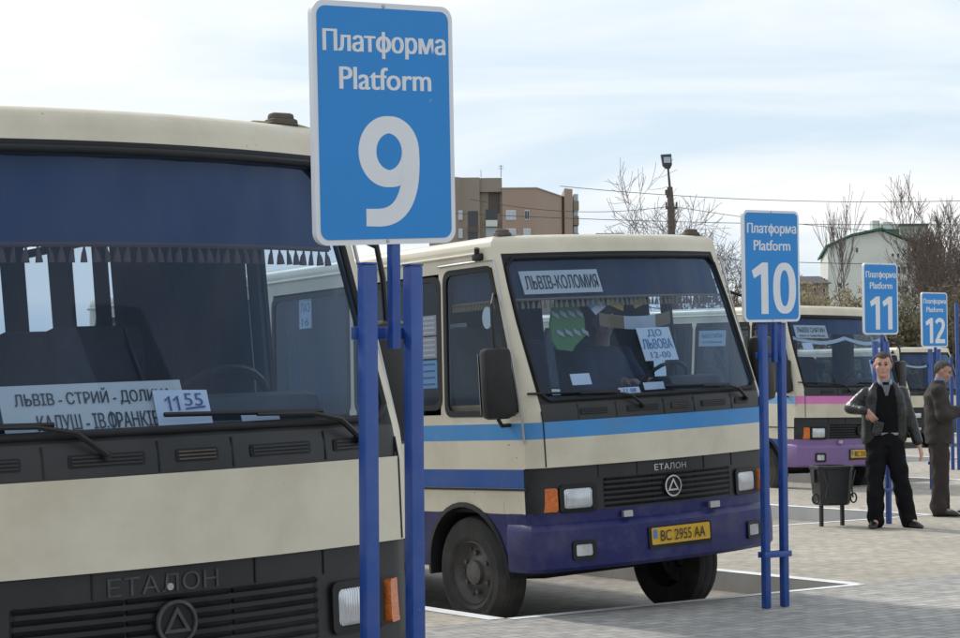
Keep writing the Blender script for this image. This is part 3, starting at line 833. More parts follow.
S4 = dict(stripe='cream_paint', lower='cream_paint', skirt='dark_plastic', stripe_front=False, bumper='dark_plastic', logo=False,
          name_w=.28, name_c=-.02, name_mat='dark_plastic', emblem='dark_plastic', curtain_z=2.3, fringe='lace', ground=-.152)
B1 = bus_matrix(R(37.1), R(1.93), (-.924, 6.502, -.171), 1, R(-.81))
B2 = bus_matrix(R(36), R(2.7), (1.366, 13.538, -.117))
B3 = bus_matrix(R(37), R(-.6), (5.35, 28.1, -.15))
B4 = bus_matrix(R(36), 0, (10.35, 45.0, -.12), .86)
make_bus('bus', B1, 'nearest cream bus with black grille and blue curtain, half behind the platform 9 sign', S1)
make_bus('bus', B2, 'cream bus with light blue stripe and navy bumper between platform 9 and 10 signs', S2)
make_bus('bus', B3, 'cream bus with pink stripe and purple bumper parked behind the litter bin', S3, False)
make_bus('bus', B4, 'farthest cream bus, only roof and windscreen showing behind the platform 12 sign', S4, False)

# ------------------------------------------------------------------ boards, papers and things inside the buses
def sheet(name, B, x0, x1, z0, z1, off, m, label, cat, texts=(), rot=0, group=None, thick=.004, surf=on_pane):
    """a board or paper leaning behind (off<0) the windscreen; texts: (string, cx, cz, w, h, bold, material)"""
    cx, cz = (x0+x1)/2, (z0+z1)/2
    ca, sa = math.cos(rot), math.sin(rot)
    fn = lambda u, v, o: surf(cx+(u-cx)*ca-(v-cz)*sa, cz+(u-cx)*sa+(v-cz)*ca, off+o)
    bm = bmesh.new(); n = 12
    A = [[bm.verts.new(fn(x0+(x1-x0)*i/n, z, o)) for i in range(n+1)] for z, o in ((z0, 0), (z1, 0), (z1, -thick), (z0, -thick))]
    for a, b in zip(A, A[1:]+A[:1]):
        for i in range(n): bm.faces.new((a[i], a[i+1], b[i+1], b[i]))
    bm.faces.new([r_[0] for r_ in A]); bm.faces.new([r_[-1] for r_ in A][::-1])
    bmesh.ops.recalc_face_normals(bm, faces=bm.faces)
    o = link(name, bm, m, None, None, B); tag(o, label, cat, group)
    for body, tx, tz, w, h, bold, tm in texts:
        bm = bmesh.new(); put_text(bm, body, tx, tz, w, h, fn, .0035, bold)
        link('lettering', bm, tm, o)
    return o

sheet('route_board', B1, -.53, .10, 1.565, 1.735, -.05, 'board_white', 'long white two-line route board leaning at the foot of the nearest bus windscreen', 'route board',
      [('ЛЬВІВ - СТРИЙ - ДОЛИНА', -.215, 1.690, .54, .058, .012, 'ink_black'), ('КАЛУШ - ІВ.ФРАНКІВСЬК', -.175, 1.612, .50, .056, .012, 'ink_black')])
o = sheet('time_card', B1, -.02, .185, 1.575, 1.70, -.035, 'white_paper', 'white paper with the handwritten time 11 55 propped in front of the long route board', 'paper',
      [('55', .125, 1.668, .07, .042, .006, 'ink_blue')], rot=-.03)
for x in (.03, .062):
    bm = bmesh.new(); tube(bm, [on_pane(x-.012, 1.667, -.0305), on_pane(x+.004, 1.680, -.0305), on_pane(x+.003, 1.632, -.0305)], .0032, 5); link('pen_stroke', bm, 'ink_blue', o)
bm = bmesh.new(); tube(bm, [on_pane(.09, 1.637, -.030), on_pane(.165, 1.642, -.030)], .003, 5); link('underline', bm, 'ink_blue', o)
sheet('dash_paper', B1, .30, .46, 1.585, 1.612, -.03, 'white_paper', 'folded white paper lying on the dashboard right of the 11 55 card', 'paper')
sheet('route_board', B2, -.85, -.262, 2.285, 2.445, -.03, 'board_white', 'white ЛЬВІВ-КОЛОМИЯ route board at the top of a windscreen', 'route board',
      [('ЛЬВІВ-КОЛОМИЯ', -.555, 2.365, .545, .095, .012, 'ink_black')])
sheet('destination_paper', B2, -.08, .225, 1.795, 2.025, -.03, 'white_paper', 'white paper reading ДО ЛЬВОВА 12-00 in blue letters in the middle of a windscreen', 'paper',
      [('ДО', .07, 1.985, .13, .055, .02, 'ink_cyan'), ('ЛЬВОВА', .07, 1.912, .27, .07, .02, 'ink_cyan'), ('12-00', .07, 1.835, .18, .04, .012, 'ink_cyan')], rot=.0)
sheet('dash_paper', B2, -.70, -.56, 1.66, 1.735, -.03, 'white_paper', 'small white sticker low on the left of the blue striped bus windscreen', 'paper')
sheet('dash_paper', B2, -.35, -.18, 1.585, 1.625, -.06, 'white_paper', 'white leaflet printed in blue lying behind the wipers of the blue striped bus', 'paper', [('11 08', -.265, 1.605, .1, .025, .01, 'ink_blue')])
sheet('dash_paper', B2, -.12, .06, 1.60, 1.65, -.08, 'white_paper', 'blank white leaflet on the dashboard under the ДО ЛЬВОВА paper', 'paper')
sheet('route_board', B3, -.86, -.33, 2.24, 2.42, -.03, 'board_white', 'white ЛЬВІВ СНЯТИН route board in the windscreen of the purple bumper bus', 'route board',
      [('ЛЬВІВ СНЯТИН', -.595, 2.355, .46, .07, .015, 'ink_black'), ('через м. Івано-Франк.', -.595, 2.273, .44, .045, .005, 'ink_black')])
sheet('window_paper', B3, .40, .78, 1.68, 1.92, -.05, 'white_paper', 'white notice leaning low in the windscreen of the purple bumper bus beside the man', 'paper', [('ЛЬВІВ', .59, 1.80, .26, .05, .01, 'ink_blue')], rot=-.12)
sheet('window_sticker', B3, -.80, -.64, 2.08, 2.17, -.03, 'white_paper', 'small pale sticker under the ЛЬВІВ СНЯТИН board', 'sticker')

# papers stuck inside saloon windows, seen through the next bus
def notice(B, y0, y1, z0, z1, m, texts, label):
    f = on_side(-1); g = lambda u, v, o: f(-u, v, o)
    bm = bmesh.new(); slab(bm, rrect(y1-y0, z1-z0, .004, 2, cx=-(y0+y1)/2, cz=(z0+z1)/2), g, -.020, -.016)
    o = tag(link('window_notice', bm, m, None, None, B), label, 'notice')
    for body, cz_, w, h, tm in texts:
        bm = bmesh.new(); put_text(bm, body, -(y0+y1)/2, cz_, w, h, g, -.0155, .01); link('lettering', bm, tm, o)
notice(B3, 1.70, 2.26, 2.14, 2.37, 'white_paper', [('ЛЬВІВ СНЯТИН', 2.29, .46, .06, 'ink_black'), ('через Франківськ', 2.20, .42, .045, 'ink_black')], 'white two-line route paper in the side window of the purple bumper bus')
notice(B2, 2.95, 3.13, 2.20, 2.43, 'white_paper', [('ЛАЗ', 2.36, .14, .07, 'ink_blue'), ('16', 2.25, .10, .06, 'ink_blue')], 'white paper with blue letters in a rear side window of the blue striped bus')
# notices in the second side window of the blue striped bus
sf = on_side(-1)
for k, (z0, z1, m, lab) in enumerate(((2.06, 2.20, 'pink_paper', 'topmost of the notices behind the second side window, pink'), (1.90, 2.05, 'pink_paper', 'middle pink notice behind the second side window'), (1.69, 1.885, 'pale_blue_paint', 'lowest notice behind the second side window, pale blue'))):
    bm = bmesh.new(); slab(bm, rrect(.22, z1-z0, .004, 2, cx=1.38, cz=(z0+z1)/2), sf, -.016, -.013)
    for j in range(4): slab(bm, rrect(.18, .012, .002, 2, cx=1.38, cz=z0+(z1-z0)*(j+.6)/4.2), sf, -.012, -.011, 1)
    tag(link('window_notice', bm, [m, 'ink_blue' if k == 2 else 'white_paper'], None, None, B2), lab, 'notice', 'notices stuck inside the side window')
bm = bmesh.new(); slab(bm, [(.66+.055*math.cos(2*math.pi*k/24), 2.145+.075*math.sin(2*math.pi*k/24)) for k in range(24)], sf, -.012, -.009)
tag(link('round_sticker', bm, 'white_paper', None, None, B2), 'round white sticker on the cab side window of the blue striped bus', 'sticker')
bm = bmesh.new(); slab(bm, rrect(.2, .28, .004, 2, cx=.93, cz=2.0), lambda y, z, o: Vector((-.72+o, y+.5, z)), 0, .004)
tag(link('calendar', bm, 'white_paper', None, None, B2), 'white calendar sheet hanging inside the cab of the blue striped bus', 'calendar')
# hi-vis vest hung inside the windscreen
bm = bmesh.new()
vf = lambda u, v, o: on_pane(-.54+(u+.54)*.74, 2.06+(v-2.06)*.86, -.16+o)
tr_ = Matrix.Rotation(R(0), 2)
out = [(-.62, 2.24), (-.50, 2.26), (-.37, 2.24), (-.34, 2.12), (-.38, 1.98), (-.52, 1.90), (-.56, 1.86), (-.70, 1.88), (-.73, 1.95), (-.70, 2.08)]
slab(bm, out, vf, 0, .02)
ve = tag(link('safety_vest', bm, 'vest_green', None, None, B2), 'green safety vest with pale reflective bands hanging behind the left half of the windscreen', 'vest')
bm = bmesh.new()
for z in (2.16, 2.01):
    for k in range(4):
        x = -.665+.085*k
        slab(bm, [(x, z+.035), (x+.06, z), (x+.06, z-.04), (x, z-.005)], vf, .022, .026)
link('reflective_band', bm, 'sign_back', ve)
# flags and pennant
for k, (x, z, rot, lab) in enumerate(((-.27, 2.20, .5, 'small pale pennant hanging under the route board'), (-.09, 2.22, -.4, 'small blue and yellow flag hanging left of the windscreen middle'), (.10, 2.23, .3, 'small blue and yellow flag hanging right of the windscreen middle'))):
    bm = bmesh.new()
    ca, sa = math.cos(rot), math.sin(rot)
    ffn = lambda u, v, o: on_pane(x+u*ca-v*sa, z+u*sa+v*ca, -.14+o)
    slab(bm, [(-.06, 0), (.06, 0), (.06, .05), (-.06, .05)], ffn, 0, .004, 0); slab(bm, [(-.06, -.05), (.06, -.05), (.06, -.002), (-.06, -.002)], ffn, 0, .004, 1)
    tube(bm, [ffn(-.06, -.05, .002), ffn(-.06, .12, .002)], .004, 5, True, 2)
    tag(link('pennant' if k == 0 else 'small_flag', bm, ['pale_blue_paint' if k == 0 else 'flag_blue', 'flag_yellow' if k else 'white_paper', 'iron_dark'], None, None, B2), lab, 'flag', 'small flags in the windscreen')
bm = bmesh.new(); n = 20
fn_ = lambda u: on_pane(u, 2.10-.035*(1-((u-.04)/.33)**2), -.12)
rows = [[bm.verts.new(fn_(-.29+.66*i/n)+Vector((0, .008*math.sin(i), dz))) for i in range(n+1)] for dz in (-.045, .045)]
for i in range(n): bm.faces.new((rows[0][i], rows[0][i+1], rows[1][i+1], rows[1][i])).material_index = 1 if 5 < i < 15 else 0
tag(link('fan_scarf', bm, ['fringe_gold', 'lace_white'], None, None, B2), 'yellow scarf with a pale middle strung above the ДО ЛЬВОВА paper', 'scarf')

# ------------------------------------------------------------------ platform signs
def make_sign(num, pos, yaw, roll, pitch_, first):
    lab = {'9': 'nearest blue sign reading Platform 9 on two blue posts', '10': 'blue sign reading Platform 10 beside the blue striped bus',
           '11': 'blue sign reading Platform 11 behind the man in black leather', '12': 'smallest blue sign, reading Platform 12, above the man in the brown jacket'}[num]
    root = empty('platform_sign', Matrix.Translation((pos[0], pos[1], 0)) @ Matrix.Rotation(yaw, 4, 'Z'), lab, 'sign', 'blue platform signs on twin posts')
    T = Matrix.Translation((-.055, -.042, pos[2])) @ Matrix.Rotation(-roll, 4, 'Y') @ Matrix.Rotation(pitch_, 4, 'X')
    fn = lambda u, v, o: T @ Vector((u, -o, v))
    W, Hh = .525, .75
    bm = bmesh.new(); slab(bm, rrect(W, Hh, .042, 6), fn, -.022, 0); b = link('sign_board', bm, ['sign_white'], root, 40)
    bm = bmesh.new(); slab(bm, rrect(W-.034, Hh-.034, .03, 6), fn, .0, .002); link('sign_face', bm, 'sign_blue', b)
    bm = bmesh.new(); slab(bm, rrect(W-.004, Hh-.004, .04, 6), fn, -.0245, -.0222); link('sign_rear', bm, 'sign_back', b)
    bm = bmesh.new()
    put_text(bm, 'Платформа', .003, .245, .455, .086, fn, .0022, .030)
    put_text(bm, 'Platform', .003, .140, .34, .070, fn, .0022, .032)
    for ch, x in {'9': (('9', .01),), '10': (('1', -.105), ('0', .115)), '11': (('1', -.085), ('1', .105)), '12': (('1', -.105), ('2', .105))}[num]:
        digit(bm, ch, x, -.148, fn, .0023)
    link('lettering', bm, 'sign_white', b)
    for zz in (.365, -.365):
        bm = bmesh.new(); lathe(bm, [(.006, 0), (.005, .003), (0, .004)], T @ Matrix.Translation((0, 0, zz)) @ Matrix.Rotation(R(90), 4, 'X'), 10)
        link('bolt', bm, 'aluminium', b)
    for s in (-1, 1):
        bm = bmesh.new(); x = s*.086
        box(bm, (x, .02, 1.915/2), (.047, .047, 1.915-.004), None, 0, .004); link('post', bm, 'post_blue', root, 30)
        bm = bmesh.new(); box(bm, (x, .02, 1.917), (.049, .049, .006)); link('post_cap', bm, 'post_blue', root)
    bm = bmesh.new(); box(bm, (0, .0, 1.90), (.032, .032, .50), None, 0, .003); link('stub_post', bm, 'post_blue', root, 30)
    bm = bmesh.new(); box(bm, (-.03, .018, pos[2]-.05), (.032, .03, .5), None, 0, .003); link('mounting_rail', bm, 'sign_back', root, 30)
    for zz, ln in ((1.70, .25), (.36, .25)):
        bm = bmesh.new(); box(bm, (0, .05, zz), (ln, .012, .04), None, 0, .002); link('crossbar', bm, 'post_blue', root, 30)
        if zz < 1:
            bm = bmesh.new(); box(bm, (0, -.0105, zz), (ln, .012, .04), None, 0, .002); link('crossbar', bm, 'post_blue', root, 30)
    return root
make_sign('9', (-.270, 6.285, 2.351), R(36.4), R(3.1), R(3.4), True)
make_sign('10', (1.985, 13.50, 2.298), R(36.5), R(1.26), R(1.0), False)
make_sign('11', (4.22, 21.0, 2.363), R(36.5), R(.6), R(.6), False)
make_sign('12', (6.24, 27.42, 2.319), R(36.5), R(.2), R(.2), False)
# thin blue post at the right edge
p = at(956.5, 303, 33.0)
root = empty('steel_post', (p.x, p.y, 0), 'thin blue post at the right edge with two lower posts at its foot', 'post')
bm = bmesh.new(); box(bm, (0, 0, p.z/2), (.055, .055, p.z), None, 0, .006); link('pole', bm, 'post_blue', root)
for s in (-.06, .06):
    bm = bmesh.new(); box(bm, (s*1.2-.02, .05, .93), (.055, .05, 1.86), None, 0, .004); link('side_post', bm, 'post_blue', root)

# ------------------------------------------------------------------ ground
cu_, su_ = math.cos(BAY), math.sin(BAY)
KC = Vector((.15, 13.02))
def uv(u, v, z=0): return Vector((KC.x+u*cu_-v*su_, KC.y+u*su_+v*cu_, z))
PU, PV, BW = 6.19, 4.62, 3.22
def quad(bm, pts, mi=0): bm.faces.new([bm.verts.new(p) for p in pts]).material_index = mi
bm = bmesh.new(); quad(bm, [(-900, -300, -.158), (900, -300, -.158), (900, 1500, -.158), (-900, 1500, -.158)])
tag(link('road', bm, 'asphalt'), kind='structure')
bm = bmesh.new(); bt = bmesh.new(); bb = bmesh.new(); bk = bmesh.new(); bl = bmesh.new()
ISL = 6.5
for n in range(-5, 9):
    u0, u1, u2_ = PU*n, PU*n+BW, PU*(n+1); v0, v1 = PV*n, PV*(n+1)+ISL
    def span(ua, ub, top):
        lo = -40
        quad(bm, [uv(ua, lo), uv(ub, lo), uv(ub, min(0, top)), uv(ua, min(0, top))])
        if top > 0: quad(bt, [uv(ua, 0), uv(ub, 0), uv(ub, top), uv(ua, top)])
    span(u0, u1, v0); span(u1, u2_, v1)
    quad(bb, [uv(u0, v0, -.154), uv(u1, v0, -.154), uv(u1, v0+9, -.154), uv(u0, v0+9, -.154)])
    # kerb faces: front of the bay, right side of island, left side of island, back of island
    for a, b in ((( u0, v0), (u1, v0)), ((u1, v0), (u1, v1)), ((u2_, v1), (u2_, PV*(n+1))), ((u1, v1), (u2_, v1))):
        quad(bk, [uv(*a, -.16), uv(*b, -.16), uv(*b, 0), uv(*a, 0)])
    w = .085
    quad(bl, [uv(u0, v0-w, .004), uv(u1+w, v0-w, .004), uv(u1+w, v0, .004), uv(u0, v0, .004)])
    quad(bl, [uv(u1, v0, .004), uv(u1+w*1.6, v0, .004), uv(u1+w*1.6, v1, .004), uv(u1, v1, .004)])
    quad(bl, [uv(u2_-w*1.6, PV*(n+1), .004), uv(u2_, PV*(n+1), .004), uv(u2_, v1, .004), uv(u2_-w*1.6, v1, .004)])
tag(link('walkway', bm, 'paver_grey'), kind='structure')
tag(link('island_pavement', bt, 'paver_tan'), kind='structure')
tag(link('bay_pavement', bb, 'paver_bay'), kind='structure')
tag(link('kerb', bk, 'concrete'), kind='structure')
tag(link('kerb_line', bl, 'white_line'), kind='structure')
bm = bmesh.new(); quad(bm, [uv(-70, 26, -.152), uv(140, 36+20, -.152), uv(140, 120, -.152), uv(-70, 120, -.152)])
tag(link('far_pavement', bm, 'paver_tan'), kind='structure')

# ------------------------------------------------------------------ litter bin
pb = at(832, 526, 20.86); pb.z = 0
root = empty('litter_bin', Matrix.Translation(pb) @ Matrix.Rotation(R(20), 4, 'Z'), 'black metal litter bin slung between two legs with carrying rings', 'litter bin')
bm = bmesh.new()
def ringbox(z, w, d): return [bm.verts.new((x, y, z)) for x, y in ((-w/2, -d*.3), (-w*.32, -d/2), (w*.32, -d/2), (w/2, -d*.3), (w/2, d*.3), (w*.32, d/2), (-w*.32, d/2), (-w/2, d*.3))]
rs = [ringbox(z, w, d) for z, w, d in ((.22, .31, .25), (.24, .34, .27), (.58, .40, .31), (.60, .42, .33), (.625, .42, .33), (.63, .39, .30), (.60, .38, .29), (.27, .31, .24))]
for a, b in zip(rs, rs[1:]):
    for k in range(8): bm.faces.new((a[k], a[(k+1) % 8], b[(k+1) % 8], b[k]))
bm.faces.new(rs[0][::-1]); bm.faces.new(rs[-1])
link('bucket', bm, 'bin_black', root)
for s in (-1, 1):
    bm = bmesh.new(); box(bm, (s*.135, -.02 if s < 0 else .02, .30), (.036, .036, .60), None, 0, .004); link('leg', bm, 'bin_black', root)
    bm = bmesh.new(); c_ = Vector((s*.225, -.06, .29)); tube(bm, [c_+Vector((.035*math.cos(2*math.pi*k/16), 0, .05*math.sin(2*math.pi*k/16))) for k in range(17)], .009, 6, False); link('ring', bm, 'bin_black', root, 40)
    bm = bmesh.new(); box(bm, (s*.212, 0, .52), (.02, .06, .14), None, 0, .004); tube(bm, [(s*.19, -.16, .58), (s*.14, -.17, .42), (s*.16, -.16, .30)], .009, 6); link('bracket', bm, 'bin_black', root)

# ------------------------------------------------------------------ people
def remesh(bm, voxel, smooth=3):
    me = bpy.data.meshes.new('shape'); bm.to_mesh(me); bm.free()
    o = bpy.data.objects.new('shape', me); COL.objects.link(o)
    m = o.modifiers.new('r', 'REMESH'); m.mode = 'VOXEL'; m.voxel_size = voxel
    s = o.modifiers.new('s', 'SMOOTH'); s.iterations = smooth; s.factor = .5
    dg = DG(); dg.update()
    me2 = bpy.data.meshes.new_from_object(o.evaluated_get(dg))
    bpy.data.objects.remove(o); bpy.data.meshes.remove(me)
    b2 = bmesh.new(); b2.from_mesh(me2); bpy.data.meshes.remove(me2)
    return b2

def ball(bm, c, r_, sub=2):
    g = bmesh.ops.create_icosphere(bm, subdivisions=sub, radius=1)
    rr = r_ if isinstance(r_, (tuple, list)) else (r_, r_, r_)
    bmesh.ops.transform(bm, matrix=Matrix.Translation(c) @ Matrix.Diagonal((*rr, 1)), verts=g['verts'])

def limb(bm, pts, rad, n=14):
    """tapered limb with rounded joints"""
    for (p, a), (q, b) in zip(zip(pts, rad), list(zip(pts, rad))[1:]):
        p, q = Vector(p), Vector(q); steps = 4
        tube(bm, [p.lerp(q, k/steps) for k in range(steps+1)], [a+(b-a)*k/steps for k in range(steps+1)], n)
    for p, a in zip(pts, rad): ball(bm, p, a*.995)

def stack(bm, rings, n=24, sq=2.4):
    """solid from horizontal rings (z, cx, cy, rx, ry), slightly squared"""
    L = []
    for z, cx, cy, rx, ry in rings:
        r_ = []
        for k in range(n):
            a = 2*math.pi*k/n; c_, s_ = math.cos(a), math.sin(a)
            r_.append(bm.verts.new((cx+rx*math.copysign(abs(c_)**(2/sq), c_), cy+ry*math.copysign(abs(s_)**(2/sq), s_), z)))
        L.append(r_)
    for a, b in zip(L, L[1:]):
        for k in range(n): bm.faces.new((a[k], a[(k+1) % n], b[(k+1) % n], b[k]))
    bm.faces.new(L[0][::-1]); bm.faces.new(L[-1])

def hand(bm, wrist, d, palm_n, side, curl=.5, L=.18):
    """palm, four unequal curled fingers and a side thumb; d towards fingers, palm_n out of the palm, side = thumb side"""
    w = Vector(wrist); d = Vector(d).normalized(); pn = Vector(palm_n); pn = (pn-d*pn.dot(d)).normalized(); sd = d.cross(pn)*side
    k_ = L/.18
    for i in range(5):
        o_ = sd*(.028-.0175*i if i < 4 else 0)*k_
        if i < 4: limb(bm, [w+sd*.012*(1.2-i*.8)*k_, w+d*.085*k_+o_], [.0155*k_, .0125*k_], 8)
    for i, ln in enumerate((.072, .08, .075, .058)):
        b = w+d*.085*k_+sd*(.030-.0185*i)*k_; p = [b]
        dd = d.copy()
        for seg in (.42, .33, .25):
            dd = (dd*math.cos(curl*.9)+pn*math.sin(curl*.9)).normalized() if True else dd
            p.append(p[-1]+dd*ln*seg*k_)
        limb(bm, p, [.0098*k_, .0092*k_, .0085*k_, .0075*k_], 8)
    b = w+d*.022*k_+sd*.026*k_
    limb(bm, [b, b+(sd*.6+d*.7+pn*.3).normalized()*.045*k_, b+(sd*.45+d*.95+pn*.5).normalized()*.078*k_], [.0135*k_, .011*k_, .0085*k_], 8)

def head_parts(bm, c, face, upv=Vector((0, 0, 1)), s=1.0):
    """adds skull, jaw, nose, brow, ears, to bm; c = centre of head, face = direction it looks"""
    f = Vector(face).normalized(); x = f.cross(upv).normalized(); u = x.cross(f)
    B = Matrix((x, f, u)).transposed().to_4x4()
    T = Matrix.Translation(c) @ B @ Matrix.Scale(s, 4)
    def b_(p, r_):
        g = bmesh.ops.create_icosphere(bm, subdivisions=3, radius=1)
        bmesh.ops.transform(bm, matrix=T @ Matrix.Translation(p) @ Matrix.Diagonal((*r_, 1)), verts=g['verts'])
    b_((0, -.012, .03), (.075, .095, .088)); b_((0, .018, -.035), (.066, .072, .08)); b_((0, .052, -.088), (.036, .03, .028)); b_((0, .028, -.072), (.056, .052, .042))
    b_((0, .098, -.022), (.012, .016, .012)); b_((0, .088, .002), (.0085, .014, .03))                # nose
    b_((-.03, .075, .025), (.026, .014, .009)); b_((.03, .075, .025), (.026, .014, .009))             # brow
    b_((-.042, .062, -.03), (.022, .02, .022)); b_((.042, .062, -.03), (.022, .02, .022))             # cheeks
    for sx in (-1, 1): b_((sx*.078, -.012, -.008), (.010, .02, .032))                               # ears
    b_((0, .078, -.055), (.024, .012, .007)); b_((0, .076, -.066), (.02, .012, .007))                # lips
    return T

def face_bits(T, parent, hair, bald=0.0):
    for sx in (-1, 1):
        bm = bmesh.new(); g = bmesh.ops.create_icosphere(bm, subdivisions=2, radius=1)
        bmesh.ops.transform(bm, matrix=T @ Matrix.Translation((sx*.031, .079, .006)) @ Matrix.Diagonal((.013, .008, .006, 1)), verts=g['verts']); link('eye', bm, 'eye_dark', parent, 60)
        bm = bmesh.new(); tube(bm, [T @ Vector(p) for p in ((sx*.014, .092, .027), (sx*.03, .091, .033), (sx*.048, .079, .027))], [.003, .004, .0025], 6); link('eyebrow', bm, hair, parent, 60)
    bm = bmesh.new(); tube(bm, [T @ Vector(p) for p in ((-.022, .083, -.061), (0, .0905, -.060), (.022, .083, -.061))], [.002, .0035, .002], 6); link('mouth', bm, 'lips', parent, 60)

def hair_cap(T, parent, m, low=0.0):
    """short hair: shell over the skull cut along the hairline"""
    bm = bmesh.new(); g = bmesh.ops.create_icosphere(bm, subdivisions=4, radius=1)
    bmesh.ops.transform(bm, matrix=Matrix.Translation((0, -.012, .03)) @ Matrix.Diagonal((.0815, .1015, .0945, 1)), verts=g['verts'])
    rnd = random.Random(3)
    kill = []
    for v in bm.verts:
        x, y, z = v.co
        line = .072-low*.02 if y > .03 else (.072+(.03-y)*(-1.05) if y > -.06 else -.045)
        if y > .03: line += -.01*math.cos(x*40)
        if z < line: kill.append(v)
        else: v.co += v.co.normalized()*(rnd.uniform(-.002, .004)+.003*math.sin(x*95+z*40)*math.sin(y*70-z*60))
    bmesh.ops.delete(bm, geom=kill, context='VERTS')
    r_ = bmesh.ops.solidify(bm, geom=bm.faces[:], thickness=.008)
    bmesh.ops.transform(bm, matrix=T, verts=bm.verts)
    link('hair', bm, m, parent, 60)

def shoe(bm, heel, toe, w=.047):
    h, t = Vector(heel), Vector(toe); d = (t-h); L = d.length; d.normalize(); s = Vector((-d.y, d.x, 0))
    secs = [(-.03, .038, .09), (.02, .044, .115), (.26, .044, .125), (.55, .044, .075), (.8, .047, .052), (.97, .036, .036), (1.04, .012, .018)]
    L_ = []
    for t_, ww, hh in secs:
        c_ = h+d*L*t_; r_ = []
        for k in range(12):
            a = 2*math.pi*k/12; y = math.cos(a)*ww*w/.047; z = .004+max(0, (math.sin(a)+.75)/1.75)*hh
            r_.append(bm.verts.new((c_.x+s.x*y, c_.y+s.y*y, c_.z+z)))
        L_.append(r_)
    for a, b in zip(L_, L_[1:]):
        for k in range(12): bm.faces.new((a[k], a[(k+1) % 12], b[(k+1) % 12], b[k]))
    bm.faces.new(L_[0][::-1]); bm.faces.new(L_[-1])

def finish(name, bm, m, parent, voxel=.009, smooth=3):
    return link(name, remesh(bm, voxel, smooth), m, parent, 70)

def folds(bm, amp=.006, seed=1, zr=None):
    """cloth wrinkles as real displacement"""
    rnd = random.Random(seed); w = [(Vector((rnd.uniform(-1, 1), rnd.uniform(-1, 1), rnd.uniform(-1.8, 1.8))).normalized()*rnd.uniform(18, 55), rnd.uniform(0, 6)) for _ in range(7)]
    bm.normal_update()
    for v in bm.verts:
        d = sum(math.sin(k.dot(v.co)+p) for k, p in w)/7
        v.co += v.normal*d*amp*1.8
    return bm

# --- man in the black leather jacket (local: x right in the picture, y away from the viewer)
p = at(886, 528, 20.55); p.z = 0
man = bpy.data.objects.new('person', None)
bm = bmesh.new()
stack(bm, [(.88, 0, 0, .15, .10), (1.0, 0, 0, .15, .10), (1.2, 0, 0, .15, .10), (1.34, 0, .01, .15, .09), (1.42, 0, .015, .12, .07), (1.49, 0, .015, .065, .055)])
limb(bm, [(0, .012, 1.46), (-.006, -.002, 1.60)], [.066, .064])
hc = Vector((-.012, -.01, 1.675))
T = head_parts(bm, hc, (-.18, -1, -.06), s=1.1)
limb(bm, [(-.165, .025, 1.37), (-.345, .035, 1.235), (-.205, -.13, 1.205)], [.045, .04, .034])
limb(bm, [(.175, .025, 1.365), (.28, .03, 1.09), (.345, -.03, .845)], [.045, .04, .032])
hand(bm, (-.20, -.135, 1.205), (.55, -.1, -.75), (.5, .8, -.1), -1, .55, .185)
hand(bm, (.348, -.035, .85), (.22, -.05, -1), (-.7, .4, 0), 1, .3, .19)
limb(bm, [(-.10, .0, .90), (-.105, -.01, .50), (-.10, .02, .10)], [.085, .058, .042]); limb(bm, [(.10, .0, .90), (.16, -.01, .50), (.235, .02, .10)], [.085, .058, .042])
limb(bm, [(-.10, .02, .07), (-.13, -.08, .05)], [.04, .035]); limb(bm, [(.235, .02, .07), (.28, -.08, .05)], [.04, .035])
me_o = finish('person', bm, 'skin', None, .0065, 2)
bpy.data.objects.remove(man); man = me_o
man.matrix_world = Matrix.Translation(p) @ Matrix.Scale(.995, 4)
tag(man, 'man in an open black leather jacket facing the camera, one hand at his waist', 'person')
face_bits(T, man, 'hair_brown'); hair_cap(T, man, 'hair_brown')
bm = bmesh.new()   # trousers
stack(bm, [(.84, 0, 0, .165, .115), (.95, 0, 0, .17, .12), (1.0, 0, 0, .165, .115), (1.03, 0, 0, .16, .11)])
limb(bm, [(-.085, .0, .88), (-.105, -.01, .50), (-.10, .01, .075)], [.115, .092, .088]); limb(bm, [(.085, .0, .88), (.155, -.01, .50), (.235, .01, .075)], [.115, .092, .088])
link('trousers', folds(remesh(bm, .012, 3), .008, 4), 'trousers_black', man, 70)
bm = bmesh.new()   # sweater
stack(bm, [(.975, 0, 0, .158, .118), (1.0, 0, -.002, .165, .125), (1.2, 0, 0, .17, .13), (1.36, 0, .0, .17, .125), (1.45, 0, .005, .125, .095), (1.50, 0, .01, .075, .07)])
link('sweater', folds(remesh(bm, .012, 3), .004, 9), 'knit_black', man, 70)
bm = bmesh.new(); stack(bm, [(.955, 0, 0, .163, .122), (.98, 0, 0, .165, .125)]); link('shirt_hem', bm, 'shirt_grey', man, 50)
bm = bmesh.new()   # shirt collar and throat panel
for s in (-1, 1):
    vs = [bm.verts.new(q) for q in ((s*.004, -.105, 1.42), (s*.07, -.085, 1.48), (s*.078, -.03, 1.53), (s*.052, -.075, 1.525), (s*.03, -.10, 1.48))]
    bm.faces.new(vs)
vs = [bm.verts.new(q) for q in ((-.045, -.118, 1.47), (.045, -.118, 1.47), (.012, -.133, 1.36), (-.012, -.133, 1.36))]; bm.faces.new(vs)
bmesh.ops.solidify(bm, geom=bm.faces[:], thickness=.008)
stack(bm, [(1.46, 0, .01, .075, .07), (1.525, 0, .008, .066, .064)])
link('shirt_collar', bm, 'shirt_grey', man)
bm = bmesh.new()   # leather jacket, open at the front
stack(bm, [(.86, 0, .05, .225, .095), (1.0, 0, .045, .225, .10), (1.2, 0, .04, .22, .10), (1.32, 0, .04, .205, .095), (1.40, 0, .035, .17, .085), (1.47, 0, .03, .095, .07)])
